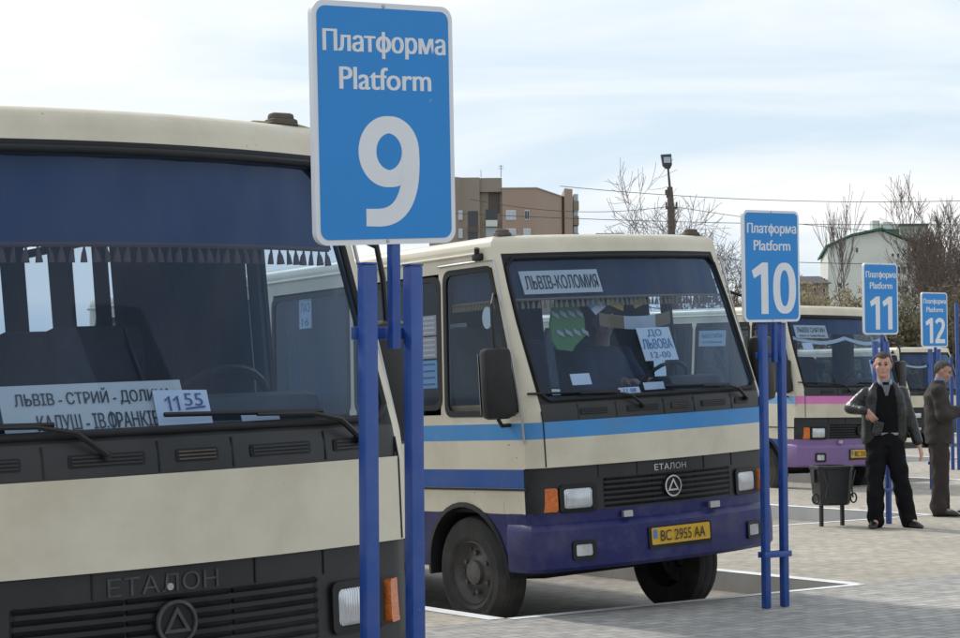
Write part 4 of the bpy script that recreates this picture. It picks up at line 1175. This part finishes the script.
for s in (-1, 1):
    limb(bm, [(s*.155, -.02, .93), (s*.15, -.04, 1.2), (s*.125, -.045, 1.35), (s*.09, -.01, 1.46)], [.078, .078, .070, .045])
    limb(bm, [(s*.065, .02, 1.50), (s*.085, -.05, 1.44)], [.026, .022])
limb(bm, [(-.175, .02, 1.385), (-.345, .035, 1.235), (-.225, -.115, 1.21)], [.076, .066, .054])
limb(bm, [(.185, .02, 1.38), (.28, .03, 1.09), (.335, -.025, .89)], [.076, .066, .056])
jk = link('leather_jacket', folds(remesh(bm, .011, 3), .007, 2), 'leather_black', man, 70)
bm = bmesh.new(); shoe(bm, (-.095, .05, 0), (-.185, -.20, 0)); link('shoe', bm, 'shoe_black', man, 60)
bm = bmesh.new(); shoe(bm, (.215, .05, 0), (.325, -.19, 0)); link('shoe', bm, 'shoe_black', man, 60)
bm = bmesh.new(); box(bm, (-.10, -.165, 1.03), (.10, .05, .14), Matrix.Rotation(R(15), 3, 'Y'), 0, .015); link('waist_bag', bm, 'leather_black', man)

# --- man in the brown jacket, in profile, hands forward
p = at(940, 518, 22.2); p.z = 0
bm = bmesh.new()
stack(bm, [(.86, 0, 0, .10, .14), (1.0, 0, 0, .11, .14), (1.2, -.01, 0, .11, .15), (1.36, -.02, 0, .11, .16), (1.44, -.01, 0, .08, .12), (1.48, 0, 0, .06, .07)])
limb(bm, [(0, 0, 1.44), (.035, 0, 1.56)], [.056, .054])
T = head_parts(bm, Vector((.06, 0, 1.60)), (1, -.15, -.32), Vector((.2, 0, 1)), .97)
for s in (-1, 1):
    limb(bm, [(-.01, s*.19, 1.38), (.03, s*.24, 1.11), (.24, s*.16, 1.17)], [.05, .042, .033])
    hand(bm, (.245, s*.155, 1.17), (1, -s*.35, .15), (0, -s, -.4), s, .6, .18)
    limb(bm, [(.0, s*.10, .88), (.01, s*.11, .48), (-.01+.03*s, s*.11, .09)], [.085, .058, .042])
    limb(bm, [(-.01+.03*s, s*.11, .07), (.09, s*.12, .05)], [.04, .034])
man2 = finish('person', bm, 'skin_tanned', None, .0065, 2)
man2.matrix_world = Matrix.Translation(p) @ Matrix.Rotation(R(-8), 4, 'Z') @ Matrix.Scale(1.0, 4)
tag(man2, 'grey haired man in a brown jacket seen in profile, hands held out in front', 'person')
face_bits(T, man2, 'hair_grey'); hair_cap(T, man2, 'hair_grey')
bm = bmesh.new()
stack(bm, [(.82, 0, 0, .125, .16), (.95, 0, 0, .125, .165), (1.0, 0, 0, .12, .16)])
for s in (-1, 1): limb(bm, [(.0, s*.085, .86), (.01, s*.105, .48), (.005+.03*s, s*.11, .075)], [.112, .094, .09])
link('trousers', folds(remesh(bm, .012, 3), .008, 14), 'trousers_brown', man2, 70)
bm = bmesh.new()
stack(bm, [(.80, .0, 0, .15, .20), (.95, .0, 0, .155, .205), (1.15, -.005, 0, .15, .205), (1.33, -.02, 0, .135, .205), (1.42, -.015, 0, .105, .16), (1.475, .0, 0, .075, .09), (1.50, .005, 0, .07, .08)])
for s in (-1, 1): limb(bm, [(-.015, s*.19, 1.375), (.03, s*.245, 1.11), (.21, s*.175, 1.16)], [.086, .078, .056])
link('jacket', folds(remesh(bm, .011, 3), .008, 12), 'jacket_brown', man2, 70)
bm = bmesh.new(); stack(bm, [(1.47, .015, 0, .068, .068), (1.535, .03, 0, .062, .062)]); link('shirt_collar', bm, 'shirt_blue', man2, 50)
for s in (-1, 1):
    bm = bmesh.new(); shoe(bm, (-.05+.03*s, s*.11, 0), (.20, s*.13, 0)); link('shoe', bm, 'shoe_black', man2, 60)

# --- third person, mostly outside the frame, in a yellow vest
p = at(979, 516, 22.6); p.z = 0
bm = bmesh.new()
stack(bm, [(.86, 0, 0, .10, .14), (1.2, 0, 0, .11, .15), (1.38, 0, 0, .11, .16), (1.46, 0, 0, .07, .09)])
limb(bm, [(0, 0, 1.44), (-.02, 0, 1.56)], [.056, .054])
T = head_parts(bm, Vector((-.03, 0, 1.61)), (-1, -.2, -.1))
for s in (-1, 1):
    limb(bm, [(0, s*.19, 1.38), (-.08, s*.22, 1.12), (-.27, s*.14, 1.15)], [.05, .042, .033])
    hand(bm, (-.27, s*.14, 1.15), (-1, -s*.3, .1), (0, -s, -.3), -s, .5, .18)
    limb(bm, [(.0, s*.10, .88), (0, s*.11, .48), (.01, s*.11, .09)], [.085, .058, .042])
    limb(bm, [(.01, s*.11, .07), (-.09, s*.12, .05)], [.04, .034])
man3 = finish('person', bm, 'skin', None, .008, 2); man3.matrix_world = Matrix.Translation(p)
tag(man3, 'person in a yellow vest cut off by the right edge, facing the man in brown', 'person')
face_bits(T, man3, 'hair_brown'); hair_cap(T, man3, 'hair_brown')
bm = bmesh.new(); stack(bm, [(.82, 0, 0, .12, .16), (1.0, 0, 0, .12, .16)])
for s in (-1, 1): limb(bm, [(0, s*.085, .86), (0, s*.105, .48), (.01, s*.11, .09)], [.11, .09, .08])
link('trousers', remesh(bm, .014), 'trousers_black', man3, 70)
bm = bmesh.new()
stack(bm, [(.85, 0, 0, .135, .18), (1.2, 0, 0, .14, .19), (1.38, 0, 0, .13, .19), (1.47, 0, 0, .075, .09)])
for s in (-1, 1): limb(bm, [(0, s*.19, 1.37), (-.08, s*.225, 1.12), (-.24, s*.15, 1.15)], [.078, .068, .05])
link('jacket', remesh(bm, .014), 'trousers_brown', man3, 70)
bm = bmesh.new(); stack(bm, [(.92, 0, 0, .148, .195), (1.2, 0, 0, .153, .2), (1.38, 0, 0, .142, .19), (1.46, 0, 0, .085, .1)]); link('safety_vest', bm, 'vest_yellow', man3, 50)
for s in (-1, 1):
    bm = bmesh.new(); shoe(bm, (.05, s*.11, 0), (-.20, s*.13, 0)); link('shoe', bm, 'shoe_black', man3, 60)

# --- driver sitting behind the wheel of the blue striped bus
bm = bmesh.new()
stack(bm, [(1.36, .45, 1.28, .16, .12), (1.6, .45, 1.28, .17, .12), (1.84, .45, 1.27, .19, .11), (1.92, .45, 1.27, .12, .09)])
limb(bm, [(.45, 1.26, 1.9), (.45, 1.23, 2.03)], [.056, .054])
T = head_parts(bm, Vector((.45, 1.22, 2.11)), (-.35, -1, -.35))
for s in (-1, 1):
    limb(bm, [(.45+s*.19, 1.26, 1.86), (.45+s*.25, 1.12, 1.62), (.45+s*.10, .90, 1.66)], [.05, .042, .033])
    hand(bm, (.45+s*.10, .90, 1.66), (-s*.3, -1, .1), (0, 0, -1), s, .6, .18)
    limb(bm, [(.45+s*.1, 1.25, 1.42), (.45+s*.12, .86, 1.42), (.45+s*.12, .80, 1.0)], [.085, .06, .045])
drv = finish('person', bm, 'skin', None, .009, 2); drv.matrix_world = B2
tag(drv, 'driver in a denim jacket sitting behind the windscreen of the blue striped bus', 'person')
face_bits(T, drv, 'hair_brown'); hair_cap(T, drv, 'hair_brown')
bm = bmesh.new()
stack(bm, [(1.34, .45, 1.28, .185, .15), (1.6, .45, 1.28, .195, .15), (1.84, .45, 1.27, .205, .13), (1.93, .45, 1.27, .10, .09)])
for s in (-1, 1): limb(bm, [(.45+s*.19, 1.26, 1.855), (.45+s*.25, 1.12, 1.62), (.45+s*.12, .94, 1.66)], [.08, .07, .052])
link('denim_jacket', folds(remesh(bm, .014), .006, 5), 'denim', drv, 70)
bm = bmesh.new()
for s in (-1, 1): limb(bm, [(.45+s*.1, 1.27, 1.42), (.45+s*.12, .86, 1.43), (.45+s*.12, .80, 1.0)], [.11, .085, .07])
link('trousers', remesh(bm, .016), 'trousers_black', drv, 70)

# ------------------------------------------------------------------ buildings
def prism(bm, pts, z0, z1, mi=0):
    a = [bm.verts.new((x, y, z0)) for x, y in pts]; b = [bm.verts.new((x, y, z1)) for x, y in pts]
    n = len(pts)
    for k in range(n): bm.faces.new((a[k], a[(k+1) % n], b[(k+1) % n], b[k])).material_index = mi
    bm.faces.new(b).material_index = mi; bm.faces.new(a[::-1]).material_index = mi
D9 = 300.0
def bx(px, d=D9): return at(px, 300, d).x
def bz(py, d=D9, px=520): return at(px, py, d).z
root = empty('apartment_block', (bx(520), D9+10, 0), 'tall brown brick apartment block with balconies behind the blue striped bus roof', 'building')
inv = root.matrix_world.inverted()
def blink(name, bm, m, parent=root, inv=inv):
    bmesh.ops.recalc_face_normals(bm, faces=bm.faces)
    bmesh.ops.transform(bm, matrix=inv, verts=bm.verts); return link(name, bm, m, parent)
xA, xB, xC, xD = bx(430), bx(480.5), bx(486), bx(503)
bm = bmesh.new(); prism(bm, [(xA, D9-1.0), (bx(457), D9-1.0), (bx(463), D9), (xB, D9), (xB, D9+16), (xA, D9+16)], -1, bz(177)); tower = blink('tower', bm, 'brick_olive')
bm = bmesh.new(); prism(bm, [(xB+.003, D9+1.2), (xD-.003, D9+1.2), (xD-.003, D9+16), (xB+.003, D9+16)], -1, bz(190)-.2); blink('stair_tower', bm, 'brick_olive')
bm = bmesh.new(); prism(bm, [(xB+.003, D9+.4), (xD, D9+.4), (xD, D9+16), (xB+.003, D9+16)], bz(190)-.19, bz(177.3)); blink('tower_top', bm, 'brick_olive')
xE, xF = bx(537), at(565, 300, D9+16).x
bm = bmesh.new(); prism(bm, [(xD+.003, D9), (xE, D9), (xF, D9+16), (xD+.003, D9+16)], -1, bz(188)); wing = blink('wing', bm, 'brick_pink')
bm = bmesh.new(); prism(bm, [(xE-.05, D9-.15), (xE+.15, D9-.15), (xF+.2, D9+16), (xD, D9+16.2), (xD+.01, D9-.15)], bz(188)+.003, bz(187.3)); blink('roof_edge', bm, 'concrete')
xG = at(573, 300, D9+18).x
bm = bmesh.new(); prism(bm, [(xF+.02, D9+14.5), (xG, D9+16), (xG, D9+28), (xF+.02, D9+28)], -1, at(569, 188.5, D9+15).z); blink('end_wing', bm, 'brick_pink')
for py in (207, 222, 239, 256):
    bm = bmesh.new(); c = at(575.2, py, D9+20); box(bm, (c.x, c.y, c.z), (.9, 6, 1.4)); bal = blink('bay_balcony', bm, 'brick_olive')
    bm = bmesh.new(); box(bm, (c.x+.003, c.y-.2, c.z+1.3), (.7, 5, 1.1)); blink('pane', bm, 'window_pale', bal)
rise = (bz(215)-bz(233.5))
def window(px, py, w, h, y, pale=True):
    c = at(px, py, y)
    bm = bmesh.new(); box(bm, (c.x, y-.02, c.z), (w, .16, h)); f = blink('window', bm, 'frame_white')
    bm = bmesh.new()
    for s in (-1, 1): box(bm, (c.x+s*w*.235, y-.09, c.z), (w*.38, .06, h*.84))
    blink('pane', bm, 'window_pale' if pale else 'window_dark', f)
for k in range(5):
    py = 215+18.3*k
    window(459.5, py, .9, 1.4, D9-.55); window(511, py, 1.5, 1.45, D9); window(527, py, .7 if k == 0 else 1.1, 1.45, D9, k > 0)
    c = at(491.5, py-1, D9+1.2)
    bm = bmesh.new(); box(bm, (c.x, D9+.75, c.z-1.45), (1.75, .85, .95)); bl_ = blink('balcony', bm, 'plaster_white')
    bm = bmesh.new(); box(bm, (c.x, D9+1.15, c.z-.1), (1.7, .1, 1.6)); box(bm, (c.x, D9+1.08, c.z-.1), (.07, .06, 1.6)); blink('glazing', bm, 'window_pale' if k % 2 else 'window_dark', bl_)
    bm = bmesh.new(); c = at(473, py+6, D9); box(bm, (c.x, D9-.03, c.z+.35), (1.5, .1, 2.3)); bl_ = blink('loggia', bm, 'window_dark')
    bm = bmesh.new(); box(bm, (c.x, D9-.15, c.z-1.25), (1.5, .3, .9)); blink('parapet', bm, 'plaster_white' if k else 'iron_rust', bl_)
bm = bmesh.new(); c = at(494, 198, D9+1.1); box(bm, (c.x, D9+1.17, c.z-.6), (1.7, .08, 3.4)); blink('loggia', bm, 'iron_rust')
bm = bmesh.new(); tube(bm, [at(501, 177, D9+6), at(501, 165, D9+6)], .05, 5); 
for py in (166, 168.5): tube(bm, [at(498.5, py, D9+6), at(503.5, py, D9+6)], .03, 4)
blink('antenna', bm, 'iron_dark')
bm = bmesh.new(); tube(bm, [at(481, 177, D9+6), at(481, 170, D9+6)], .04, 5); blink('antenna', bm, 'iron_dark')
# white building with the green roof
D8 = 200.0
root = empty('gable_house', (at(875, 300, D8).x, D8+8, 0), 'large white gabled building with green roof edges behind the platform 11 sign', 'building')
inv8 = root.matrix_world.inverted(); bl8 = lambda nm, bm, m, par=root: blink(nm, bm, m, par, inv8)
def g8(px, py): c = at(px, py, D8); return (c.x, c.z)
pro = [g8(828, 380), g8(828, 247.5), g8(851, 237), g8(881, 230.8), g8(900, 238.5), g8(926, 248.5), g8(926, 380)]
bm = bmesh.new(); a = [bm.verts.new((x, D8, z)) for x, z in pro]; b = [bm.verts.new((x+3, D8+22, z)) for x, z in pro]
for k in range(len(pro)): bm.faces.new((a[k], a[(k+1) % len(pro)], b[(k+1) % len(pro)], b[k]))
bm.faces.new(a); bm.faces.new(b[::-1]); bl8('wall', bm, 'plaster_white')
bm = bmesh.new()
rl = [g8(824.5, 247.8), g8(850.5, 236.3), g8(881, 229.8), g8(900, 237.4), g8(930, 249)]
for (x0, z0), (x1, z1) in zip(rl, rl[1:]):
    v = [(x0, D8-.5, z0), (x1, D8-.5, z1), (x1+3, D8+22, z1), (x0+3, D8+22, z0)]
    A = [bm.verts.new(q) for q in v]; B_ = [bm.verts.new((q[0], q[1], q[2]+.22)) for q in v]
    bm.faces.new(A); bm.faces.new(B_)
    for k in range(4): bm.faces.new((A[k], A[(k+1) % 4], B_[(k+1) % 4], B_[k]))
roof8 = bl8('roof', bm, 'roof_green')
def blk(px0, px1, py0, py1, y, dpt, m, nm, par):
    p0 = at(px0, py0, y); p1 = at(px1, py1, y); bm = bmesh.new(); box(bm, ((p0.x+p1.x)/2, y+dpt/2, (p0.z+p1.z)/2), (abs(p1.x-p0.x), dpt, abs(p0.z-p1.z))); return bl8(nm, bm, m, par)
blk(872.5, 880, 220.5, 233, D8+6, 1.5, 'plaster_white', 'chimney', roof8); blk(883, 893, 222, 233, D8+6, 2, 'plaster_white', 'chimney', roof8); blk(893.2, 898, 223.5, 233, D8+6, 2, 'plaster_white', 'chimney', roof8)
blk(885, 899.5, 229, 236, D8+1.5, 3, 'roof_green', 'dormer', roof8); blk(900, 928, 225, 250, D8+12, 6, 'plaster_white', 'rear_block', root); blk(899.5, 929, 223.6, 225.2, D8+11.5, 7, 'roof_green', 'rear_eave', root)
for px, py, w, h in [(892.8, 255, 3.2, 3.6), (898.2, 255, 3.2, 3.6), (903.6, 255, 3.2, 3.6), (898.5, 270, 4, 9), (904.5, 270, 4, 9), (898.5, 289, 4, 8), (904.5, 289, 4, 8), (857, 250, 2.5, 6), (840, 286, 5, 8)]:
    w_ = blk(px-w/2, px+w/2, py-h/2, py+h/2, D8-.06, .2, 'frame_white', 'window', root); blk(px-w*.38, px+w*.38, py-h*.38, py+h*.38, D8-.085, .1, 'window_dark', 'pane', w_)
# low house with the dark roof
D7 = 130.0
root = empty('low_house', (at(800, 300, D7).x, D7+5, 0), 'low tan house with a dark slate roof left of the white gabled building', 'building')
inv7 = root.matrix_world.inverted(); bl8 = lambda nm, bm, m, par=root: blink(nm, bm, m, par, inv7)
blk(770, 829, 284, 330, D7, 9, 'plaster_tan', 'wall', root)
bm = bmesh.new(); a, b = at(768, 284, D7), at(831, 272.5, D7)
V = [(a.x, D7-.5, a.z), (b.x, D7-.5, a.z), (b.x, D7+9.5, a.z), (a.x, D7+9.5, a.z), (a.x, D7+4.5, b.z), (b.x, D7+4.5, b.z)]
V = [bm.verts.new(q) for q in V]
for f in ((0, 1, 5, 4), (2, 3, 4, 5), (0, 4, 3), (1, 2, 5), (3, 2, 1, 0)): bm.faces.new([V[i] for i in f])
bl8('roof', bm, 'roof_slate')
for px in (778, 790, 800, 806, 815, 824):
    w_ = blk(px-1.6, px+1.6, 287.5, 293.5, D7-.05, .2, 'frame_white', 'window', root); blk(px-1.1, px+1.1, 288, 293, D7-.075, .1, 'window_dark', 'pane', w_)
# far roof edge left of the lamp
root = empty('flat_roof_house', (at(608, 300, 220).x, 224, 0), 'far flat roofed building just showing over the blue striped bus roof', 'building')
inv6 = root.matrix_world.inverted(); bl8 = lambda nm, bm, m, par=root: blink(nm, bm, m, par, inv6)
blk(597, 623, 235.5, 330, 220, 8, 'plaster_white', 'wall', root); blk(596, 624, 233.2, 235.4, 219.5, 9, 'roof_slate', 'roof', root)

# ------------------------------------------------------------------ lamp mast and power lines
DL = 70.0
b0, b1 = at(672.5, 300, DL), at(669.8, 187, DL); top = at(668, 167, DL)
root = empty('lamp_mast', (b0.x, DL, 0), 'dark lamp mast with a box floodlight rising behind the blue striped bus', 'street lamp'); invL = root.matrix_world.inverted()
foot = Vector((b0.x+.15, DL, -.1))
bm = bmesh.new(); tube(bm, [foot, b0, at(671, 208, DL)], [.15, .14, .13], 10); tube(bm, [at(671, 208, DL), b1], [.12, .1], 10); blink('pole', bm, 'iron_rust', root, invL)
bm = bmesh.new(); tube(bm, [b1, top], [.045, .035], 8); blink('lamp_arm', bm, 'iron_dark', root, invL)
bm = bmesh.new(); c = at(666.2, 161, DL)
vs = [bm.verts.new(c+Vector(q)) for q in ((-.19, -.12, .22), (.17, -.12, .24), (.17, .14, .24), (-.19, .14, .22), (-.13, -.16, -.16), (.19, -.16, -.15), (.19, .1, -.15), (-.13, .1, -.16), (-.03, -.1, -.27), (.13, -.1, -.27), (.13, .06, -.27), (-.03, .06, -.27))]
for f in ((0, 1, 2, 3), (0, 4, 5, 1), (1, 5, 6, 2), (2, 6, 7, 3), (3, 7, 4, 0), (4, 8, 9, 5), (5, 9, 10, 6), (6, 10, 11, 7), (7, 11, 8, 4), (11, 10, 9, 8)): bm.faces.new([vs[i] for i in f])
lh = blink('floodlight', bm, 'iron_dark', root, invL)
bm = bmesh.new(); box(bm, c+Vector((.02, -.16, .02)), (.24, .05, .20)); blink('lens', bm, 'window_pale', lh, invL)
bm = bmesh.new(); box(bm, at(671.5, 208, DL), (.42, .1, .07))
for s in (-.18, .18): tube(bm, [at(671.5, 208, DL)+Vector((s, 0, 0)), at(671.5, 205, DL)+Vector((s, 0, .1))], .035, 6)
tube(bm, [at(667.5, 190, DL), at(667, 197, DL), at(670, 200, DL)], .03, 5); box(bm, at(668, 192, DL), (.2, .16, .16)); blink('bracket', bm, 'iron_rust', root, invL)
for k, (a, b, sag, lab) in enumerate((((560, 186, 62), (1010, 199, 62), .25, 'topmost cable running right from behind the brick block'), ((470, 199, 64), (671, 206, 69.8), .3, 'cable sagging from the left to the lamp mast bracket'), ((430, 212, 61), (1010, 224, 66), .15, 'cable crossing low in front of the brick block and the lamp mast'), ((671, 206, 69.8), (1030, 240, 61), .2, 'cable from the lamp mast past the eaves of the white building'), ((700, 258, 60), (1030, 263, 60), .1, 'lowest cable, crossing the windows of the white building'))):
    A, B_ = at(*a), at(*b)
    bm = bmesh.new(); tube(bm, [A.lerp(B_, t/24)+Vector((0, 0, -sag*4*(t/24)*(1-t/24))) for t in range(25)], .010, 5)
    tag(link('power_line', bm, 'iron_dark'), lab, 'cable', 'overhead cables')

# ------------------------------------------------------------------ trees
MINR = .012
def branches(bm, p, d, L, r_, depth, rnd, spread, upb, n=5, out=None):
    steps = 3; pts = [p]; rad = [r_]; dd = d.copy()
    for k in range(steps):
        dd = (dd+Vector((rnd.uniform(-1, 1), rnd.uniform(-1, 1), rnd.uniform(-.6, 1)))*.13*1.25+Vector((0, 0, upb*.06))).normalized()
        pts.append(pts[-1]+dd*L/steps); rad.append(max(r_*(1-.45*(k+1)/steps), MINR))
    tube(bm, pts, rad, n if depth > 1 else 3, False)
    if out is not None: out.append(pts[-1])
    if depth == 0: return
    for k in range(rnd.choice((3, 3, 4)) if depth > 1 else rnd.choice((3, 4, 5))):
        t = rnd.uniform(.35, 1); i = min(int(t*steps), steps-1); q = pts[i].lerp(pts[i+1], t*steps-i)
        a, b = frame_of(dd); an = rnd.uniform(0, 2*math.pi); sp = spread*rnd.uniform(.6, 1.25)
        nd = (dd*math.cos(sp)+(a*math.cos(an)+b*math.sin(an))*math.sin(sp)+Vector((0, 0, upb*.18))).normalized()
        branches(bm, q, nd, L*rnd.uniform(.58, .82), rad[i+1]*.72, depth-1, rnd, spread, upb, n, out)

def bare_tree(px, d, top_py, seed, label, m='bark', spread=.5, limbs=5, depth=4, fork=.28, base_r=None, twig=None, upb=.5, lenf=.36, group='bare trees beyond the buses'):
    global MINR
    MINR = d*.00011
    rnd = random.Random(seed)
    base = at(px, 300, d); base.z = -.13; ht = at(px, top_py, d).z+.13
    root = empty('bare_tree', base, label, 'tree', group)
    r_ = base_r or ht*.018
    bm = bmesh.new(); pts = [Vector((0, 0, 0))]
    for k in range(4): pts.append(pts[-1]+Vector((rnd.uniform(-.03, .03)*ht*.3, rnd.uniform(-.03, .03)*ht*.3, ht*fork/4*(1 if k < 3 else 1))))
    tube(bm, pts, [r_*1.25, r_, r_*.95, r_*.9, r_*.85], 9); link('trunk', bm, m, root, 60)
    bm = bmesh.new()
    for k in range(limbs):
        an = 2*math.pi*(k+rnd.uniform(-.3, .3))/limbs; sp = spread*rnd.uniform(.3, 1.1) if k else .05
        dvec = Vector((math.cos(an)*math.sin(sp), math.sin(an)*math.sin(sp), math.cos(sp)))
        branches(bm, pts[-1]-Vector((0, 0, ht*.1*rnd.random()*fork)), dvec, ht*lenf*rnd.uniform(.8, 1.1), r_*.6, depth, rnd, spread*1.05, upb, 6)
    link('crown', bm, twig or m, root)
    return root

bare_tree(680, 78, 192, 21, 'bare tree with long spreading limbs standing behind the lamp mast', 'bark_pale', .8, 7, 4, .34, .11, None, .4, .32)
bare_tree(728, 50, 232, 5, 'bare tree just left of the platform 10 sign', 'bark_far', .7, 5, 3, .25, .10, None, .4, .36)
bare_tree(848, 75, 207, 8, 'thin upright bare tree in front of the white gabled building', 'bark_pale', .28, 3, 3, .40, .045, None, .9, .28)
for k, (px, d, tp, sd, lb) in enumerate(((966, 85, 206, 31, 'tallest dense bare tree above the blue post at the right edge'), (1004, 80, 214, 33, 'bare tree partly cut off by the right edge'), (946, 92, 236, 34, 'narrow dark bare tree above the platform 12 sign'))):
    bare_tree(px, d, tp, sd, lb, 'twig_brown', .55, 6, 5, .25, .12, None, .55, .31)

def shrub(px, d, top_py, w, seed, label, mt, ml, n=120, leaf=900, ls=.09):
    rnd = random.Random(seed); base = at(px, 300, d); base.z = -.13; ht = at(px, top_py, d).z+.13
    root = empty('shrub', base, label, 'shrub', 'shrubs beyond the buses')
    bm = bmesh.new(); tips = []
    for k in range(n):
        an = rnd.uniform(0, 2*math.pi); rr = w*math.sqrt(rnd.random())*.5; h = ht*rnd.uniform(.55, 1.02)*(1-.35*(rr/w*2)**2)
        p0 = Vector((math.cos(an)*rr*.5, math.sin(an)*rr*.5, 0)); p1 = Vector((math.cos(an)*rr*.8+rnd.uniform(-.2, .2), math.sin(an)*rr*.8+rnd.uniform(-.2, .2), h*.6)); p2 = Vector((math.cos(an)*rr+rnd.uniform(-.4, .4), math.sin(an)*rr+rnd.uniform(-.4, .4), h))
        tube(bm, [p0, p1, p2], [.035, .022, .008], 3, False); tips += [(p1, p2)]
        for j in range(4):
            q = p1.lerp(p2, rnd.random()); e = q+Vector((rnd.uniform(-.5, .5), rnd.uniform(-.5, .5), rnd.uniform(.1, .7)))
            tube(bm, [q, e], [.012, .005], 3, False); tips.append((q, e))
    link('twigs', bm, mt, root)
    bm = bmesh.new()
    for k in range(leaf):
        a, b = rnd.choice(tips); c = a.lerp(b, rnd.uniform(.2, 1.05))+Vector((rnd.gauss(0, .08), rnd.gauss(0, .08), rnd.gauss(0, .08)))
        u = Vector((rnd.uniform(-1, 1), rnd.uniform(-1, 1), rnd.uniform(-1, 1))).normalized(); v = u.orthogonal().normalized(); s = ls*rnd.uniform(.5, 1.2)
        bm.faces.new([bm.verts.new(c+u*s), bm.verts.new(c+v*s*.45), bm.verts.new(c-u*s), bm.verts.new(c-v*s*.45)])
    link('foliage', bm, ml, root)
shrub(790, 70, 289, 4.0, 1, 'yellowish shrub in front of the low slate roofed house', 'twig_yellow', 'leaf_dry', 260, 9000, .10)
shrub(815, 66, 290, 3.2, 2, 'yellow willow shrub left of the platform 11 sign', 'twig_yellow', 'leaf_dry', 260, 9000, .10)
shrub(858, 72, 288, 3.0, 3, 'straw coloured shrub directly behind the platform 11 sign', 'twig_yellow', 'leaf_dry', 220, 7000, .10)
shrub(905, 70, 292, 3.4, 4, 'olive brown shrub between the platform 11 and 12 signs', 'twig_brown', 'leaf_olive', 260, 8000, .10)
shrub(945, 68, 290, 4.2, 5, 'brown shrub behind the platform 12 sign', 'twig_brown', 'leaf_olive', 300, 9000, .10)
shrub(735, 72, 284, 4.4, 6, 'brown shrub seen left of the platform 10 sign over the bus roof', 'twig_brown', 'leaf_olive', 260, 7000, .10)
shrub(985, 72, 275, 4.6, 7, 'brown shrub at the far right behind the blue post', 'twig_brown', 'leaf_olive', 260, 7000, .10)
shrub(880, 80, 294, 4.0, 8, 'dull brown shrub below the white gabled building', 'twig_brown', 'leaf_olive', 260, 7000, .10)

# ------------------------------------------------------------------ light
SUN_AZ, SUN_EL = math.atan2(.74, -.67), R(40)
sd = Vector((math.cos(SUN_EL)*math.cos(SUN_AZ), math.cos(SUN_EL)*math.sin(SUN_AZ), math.sin(SUN_EL)))
ld = bpy.data.lights.new('sun', 'SUN'); ld.energy = 3.0; ld.angle = R(3); ld.color = (1, .95, .87)
lo = bpy.data.objects.new('sun', ld); COL.objects.link(lo); lo.rotation_euler = sd.to_track_quat('Z', 'Y').to_euler(); lo.location = (0, 0, 30)
w = bpy.data.worlds.new('World'); SC.world = w; w.use_nodes = True
n = w.node_tree.nodes; l = w.node_tree.links; bg = n['Background']; bg.inputs[1].default_value = .1
sky = n.new('ShaderNodeTexSky'); sky.sky_type = 'NISHITA'; sky.sun_disc = False; sky.sun_elevation = SUN_EL; sky.sun_rotation = math.pi/2-SUN_AZ
sky.air_density = 1.2; sky.dust_density = 2.5
tc = n.new('ShaderNodeTexCoord'); mp = n.new('ShaderNodeMapping'); mp.inputs['Scale'].default_value = (1.4, 1.4, 9); mp.inputs['Rotation'].default_value = (0, R(4), 0); mp.inputs['Location'].default_value = (.3, .1, .2)
l.new(tc.outputs['Generated'], mp.inputs['Vector'])
t1 = n.new('ShaderNodeTexNoise'); t1.inputs['Scale'].default_value = 2.2; t1.inputs['Detail'].default_value = 7; t1.inputs['Roughness'].default_value = .5; t1.inputs['Distortion'].default_value = .5
l.new(mp.outputs[0], t1.inputs['Vector'])
mr = n.new('ShaderNodeMapRange'); mr.inputs[1].default_value = .38; mr.inputs[2].default_value = .64; mr.inputs[3].default_value = 0; mr.inputs[4].default_value = 1
l.new(t1.outputs['Fac'], mr.inputs[0])
cc = n.new('ShaderNodeMix'); cc.data_type = 'RGBA'; cc.inputs[6].default_value = (7.3, 8.8, 10.2, 1); cc.inputs[7].default_value = (11.2, 11.3, 11.3, 1); l.new(mr.outputs[0], cc.inputs[0])
mx = n.new('ShaderNodeMix'); mx.data_type = 'RGBA'; mx.inputs[0].default_value = .88
l.new(sky.outputs[0], mx.inputs[6]); l.new(cc.outputs[2], mx.inputs[7]); l.new(mx.outputs[2], bg.inputs[0])

SC.view_settings.view_transform = 'Standard'; SC.view_settings.look = 'None'; SC.view_settings.exposure = 0; SC.view_settings.gamma = 1
SC.view_settings.use_curve_mapping = False
SC.render.engine = 'CYCLES'
SC.cycles.max_bounces = 8; SC.cycles.transparent_max_bounces = 24; SC.cycles.diffuse_bounces = 4
